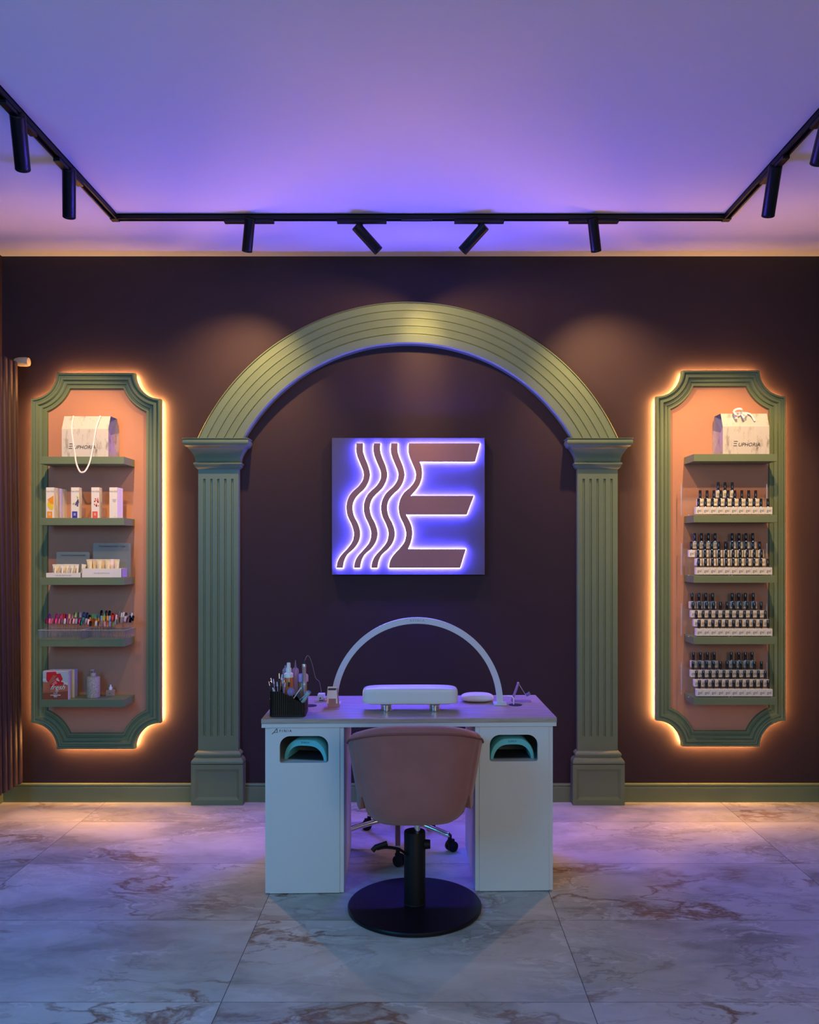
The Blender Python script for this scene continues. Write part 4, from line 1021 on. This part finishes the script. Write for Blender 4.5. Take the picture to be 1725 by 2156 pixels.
# ---------------------------------------------------------------- client chair
cx_, cy_ = X(873.5, -1.45), -1.452
ch = thing('salon_chair', 'dusty pink bucket salon chair on a round black pedestal base', 'chair', (cx_, cy_, 0), math.radians(1.5))
part('base_disc', MB().lathe([(.270, 0), (.275, .003), (.276, .013), (.272, .018), (.060, .020), (.05, .021)], n=72), M['blackm'], ch, 30)
part('column', MB().lathe([(.048, .019), (.044, .024), (.044, .312), (.042, .316), (.020, .316), (.012, .315)], n=36), M['black'], ch, 30)
part('piston', MB().cyl((.010, -.01, .30), (.010, -.01, .42), .0125, n=20), M['chrome'], ch, 40)
part('side_knob', MB().cyl((.038, -.005, .262), (.064, -.005, .262), .020, .018, n=20), M['black'], ch, 40)
leverp = smoothpts([(-.034, -.035, .232), (-.060, -.050, .256), (-.092, -.06, .268), (-.125, -.065, .272), (-.155, -.07, .268)], 5)
part('pump_lever', MB().tube(leverp, (.012, .0055), n=10, flat=(0, 0, 1)).tube([(-.172, -.075, .262), (-.158, -.072, .276), (-.112, -.068, .290)], .0100, n=10), M['black'], ch, 50)
def sgn(v): return -1 if v < 0 else 1
def chair_shell():
    def top_z(q): return .806 - .060*abs(math.sin(min(abs(q), .8064)*PI*.62))**2.1 - .06*max(0, (abs(q)-.55)/.45)
    def bot_z(q):
        a = abs(q); return (.386 if a < .5 else .452+.05*(a-.5))+.062*math.exp(-((a-.5)/.030)**2)
    # plan curve: u-shape; q in -1..1 from left arm tip over the back to the right arm tip
    def plan(q, W, D):
        a = q*1.0; th = a*PI*.62
        x = W*sgn(math.sin(th))*abs(math.sin(th))**.62 if abs(a) < .8064 else W*sgn(a)
        if abs(a) <= .8064: y = -D*sgn(math.cos(th))*abs(math.cos(th))**.62
        else: y = (abs(a)-.8064)/.1936*.16
        return x, y
    def scale(z, q):
        K = [(.385, .125), (.397, .165), (.418, .194), (.455, .216), (.505, .231), (.57, .242), (.66, .257), (.80, .289), (1, .29)]
        for (a, p), (b, r) in zip(K, K[1:]):
            if z <= b: return p+(r-p)*max(0, z-a)/(b-a)
        return .27
    NU, NV = 181, 30; W0 = .272
    mb = MB()
    outer, inner = [], []
    for i in range(NU):
        q = -1+2*i/(NU-1); zb, zt = bot_z(q), top_z(q); co, ci = [], []
        for j in range(NV):
            v = j/(NV-1); z = zb+(zt-.022-zb)*v; s = scale(z, q)
            side = min(1, max(0, (abs(q)-.485)/.03))
            if side > 0: s = s*(1-side)+max(s, .236+.052*max(0, (z-.50)/.30))*side
            x, y = plan(q, s, s*1.05); co.append(Vector((x, y-.012, z)))
            x, y = plan(q, s-.055, (s-.055)*1.05); ci.append(Vector((x, y-.005+(.0 if abs(q) < .8 else 0), z)))
        rim = []
        for k in range(1, 6):
            a = PI*k/6; o, n_ = co[-1], ci[-1]; c = (o+n_)/2; rim.append(c+(o-c)*math.cos(a)+Vector((0, 0, .024*math.sin(a))))
        outer.append(co+rim+ci[::-1])
    V = [[mb.b.verts.new(p) for p in c] for c in outer]; n = len(V[0])
    for a, b in zip(V, V[1:]):
        for k in range(n-1): mb.b.faces.new((a[k], a[k+1], b[k+1], b[k]))
        mb.b.faces.new((a[n-1], a[0], b[0], b[n-1]))
    mb.b.faces.new(V[0]); mb.b.faces.new(V[-1][::-1])
    part('backrest', mb, M['pink'], ch, 60)
    pp = [c[NV-1]*1.004 for c in outer]; 
    part('rim_piping', MB().tube([Vector((p.x*1.004, p.y*1.004, p.z/1.004)) for p in pp], .0038, n=8), M['pipe'], ch, 60)
chair_shell()
sb = MB()
def sf(u, v):
    a = 2*PI*u; prof = [(.08, .396), (.120, .400), (.155, .418), (.185, .455), (.198, .51), (.205, .535), (.15, .545), (.02, .547)]
    k = v*(len(prof)-1); i = min(int(k), len(prof)-2); f_ = k-i; r = prof[i][0]*(1-f_)+prof[i+1][0]*f_; z = prof[i][1]*(1-f_)+prof[i+1][1]*f_
    c, s = math.cos(a), math.sin(a); e = .75
    return Vector((r*sgn(c)*abs(c)**e, r*sgn(s)*abs(s)**e*1.0+.02, z))
V = sb.grid(sf, 64, 24, True); sb.b.faces.new([q[0] for q in V]); sb.b.faces.new([q[-1] for q in V])
part('seat', sb, M['pink'], ch, 60)
part('mounting_plate', MB().box((0, 0, .391), (.14, .14, .008), bev=.002), M['black'], ch)

# ---------------------------------------------------------------- technician stool with five-star chrome base
sx, sy = -.125, -.72
st = thing('rolling_stool', 'low rolling stool with a chrome five-star base and black castors, behind the desk', 'stool', (sx, sy, 0))
part('hub', MB().lathe([(.030, .085), (.034, .09), (.034, .13), (.024, .14), (.016, .15)], n=24), M['chrome'], st, 40)
part('gas_lift', MB().cyl((0, 0, .14), (0, 0, .40), .014, n=18), M['black'], st, 40)
part('stool_seat', pillow(.34, .34, .07, 2.6, 12), M['pink'], st, 60).location = (0, 0, .435)
for k, deg in enumerate((-88, -20, 52, 125, 188)):
    a = math.radians(deg); u = Vector((math.cos(a), math.sin(a), 0)); R_ = .275
    leg = part('leg', MB().tube(smoothpts([u*.02+Vector((0, 0, .125)), u*.10+Vector((0, 0, .122)), u*.20+Vector((0, 0, .098)), u*(R_-.012)+Vector((0, 0, .080)), u*R_+Vector((0, 0, .082))], 4), .0135, n=12), M['chrome'], st, 50)
    c = u*R_; w = Vector((-u.y, u.x, 0)); yaw = a+.9; f_ = Vector((math.cos(yaw), math.sin(yaw), 0)); g = Vector((-f_.y, f_.x, 0))
    cs = part('castor', MB().cyl(c+Vector((0, 0, .082)), c+Vector((0, 0, .058)), .010, n=12), M['black'], leg, 40)
    mb = MB()
    for s in (-1, 1): mb.cyl(c+g*s*.006+f_*.010+Vector((0, 0, .0262)), c+g*s*.020+f_*.010+Vector((0, 0, .0262)), .026, n=22)
    mb.box(c+Vector((0, 0, .045))+f_*.006, (.036, .018, .028), Matrix.Rotation(yaw, 3, 'Z'), bev=.004)
    part('castor_wheel', mb, M['black'], leg, 40)
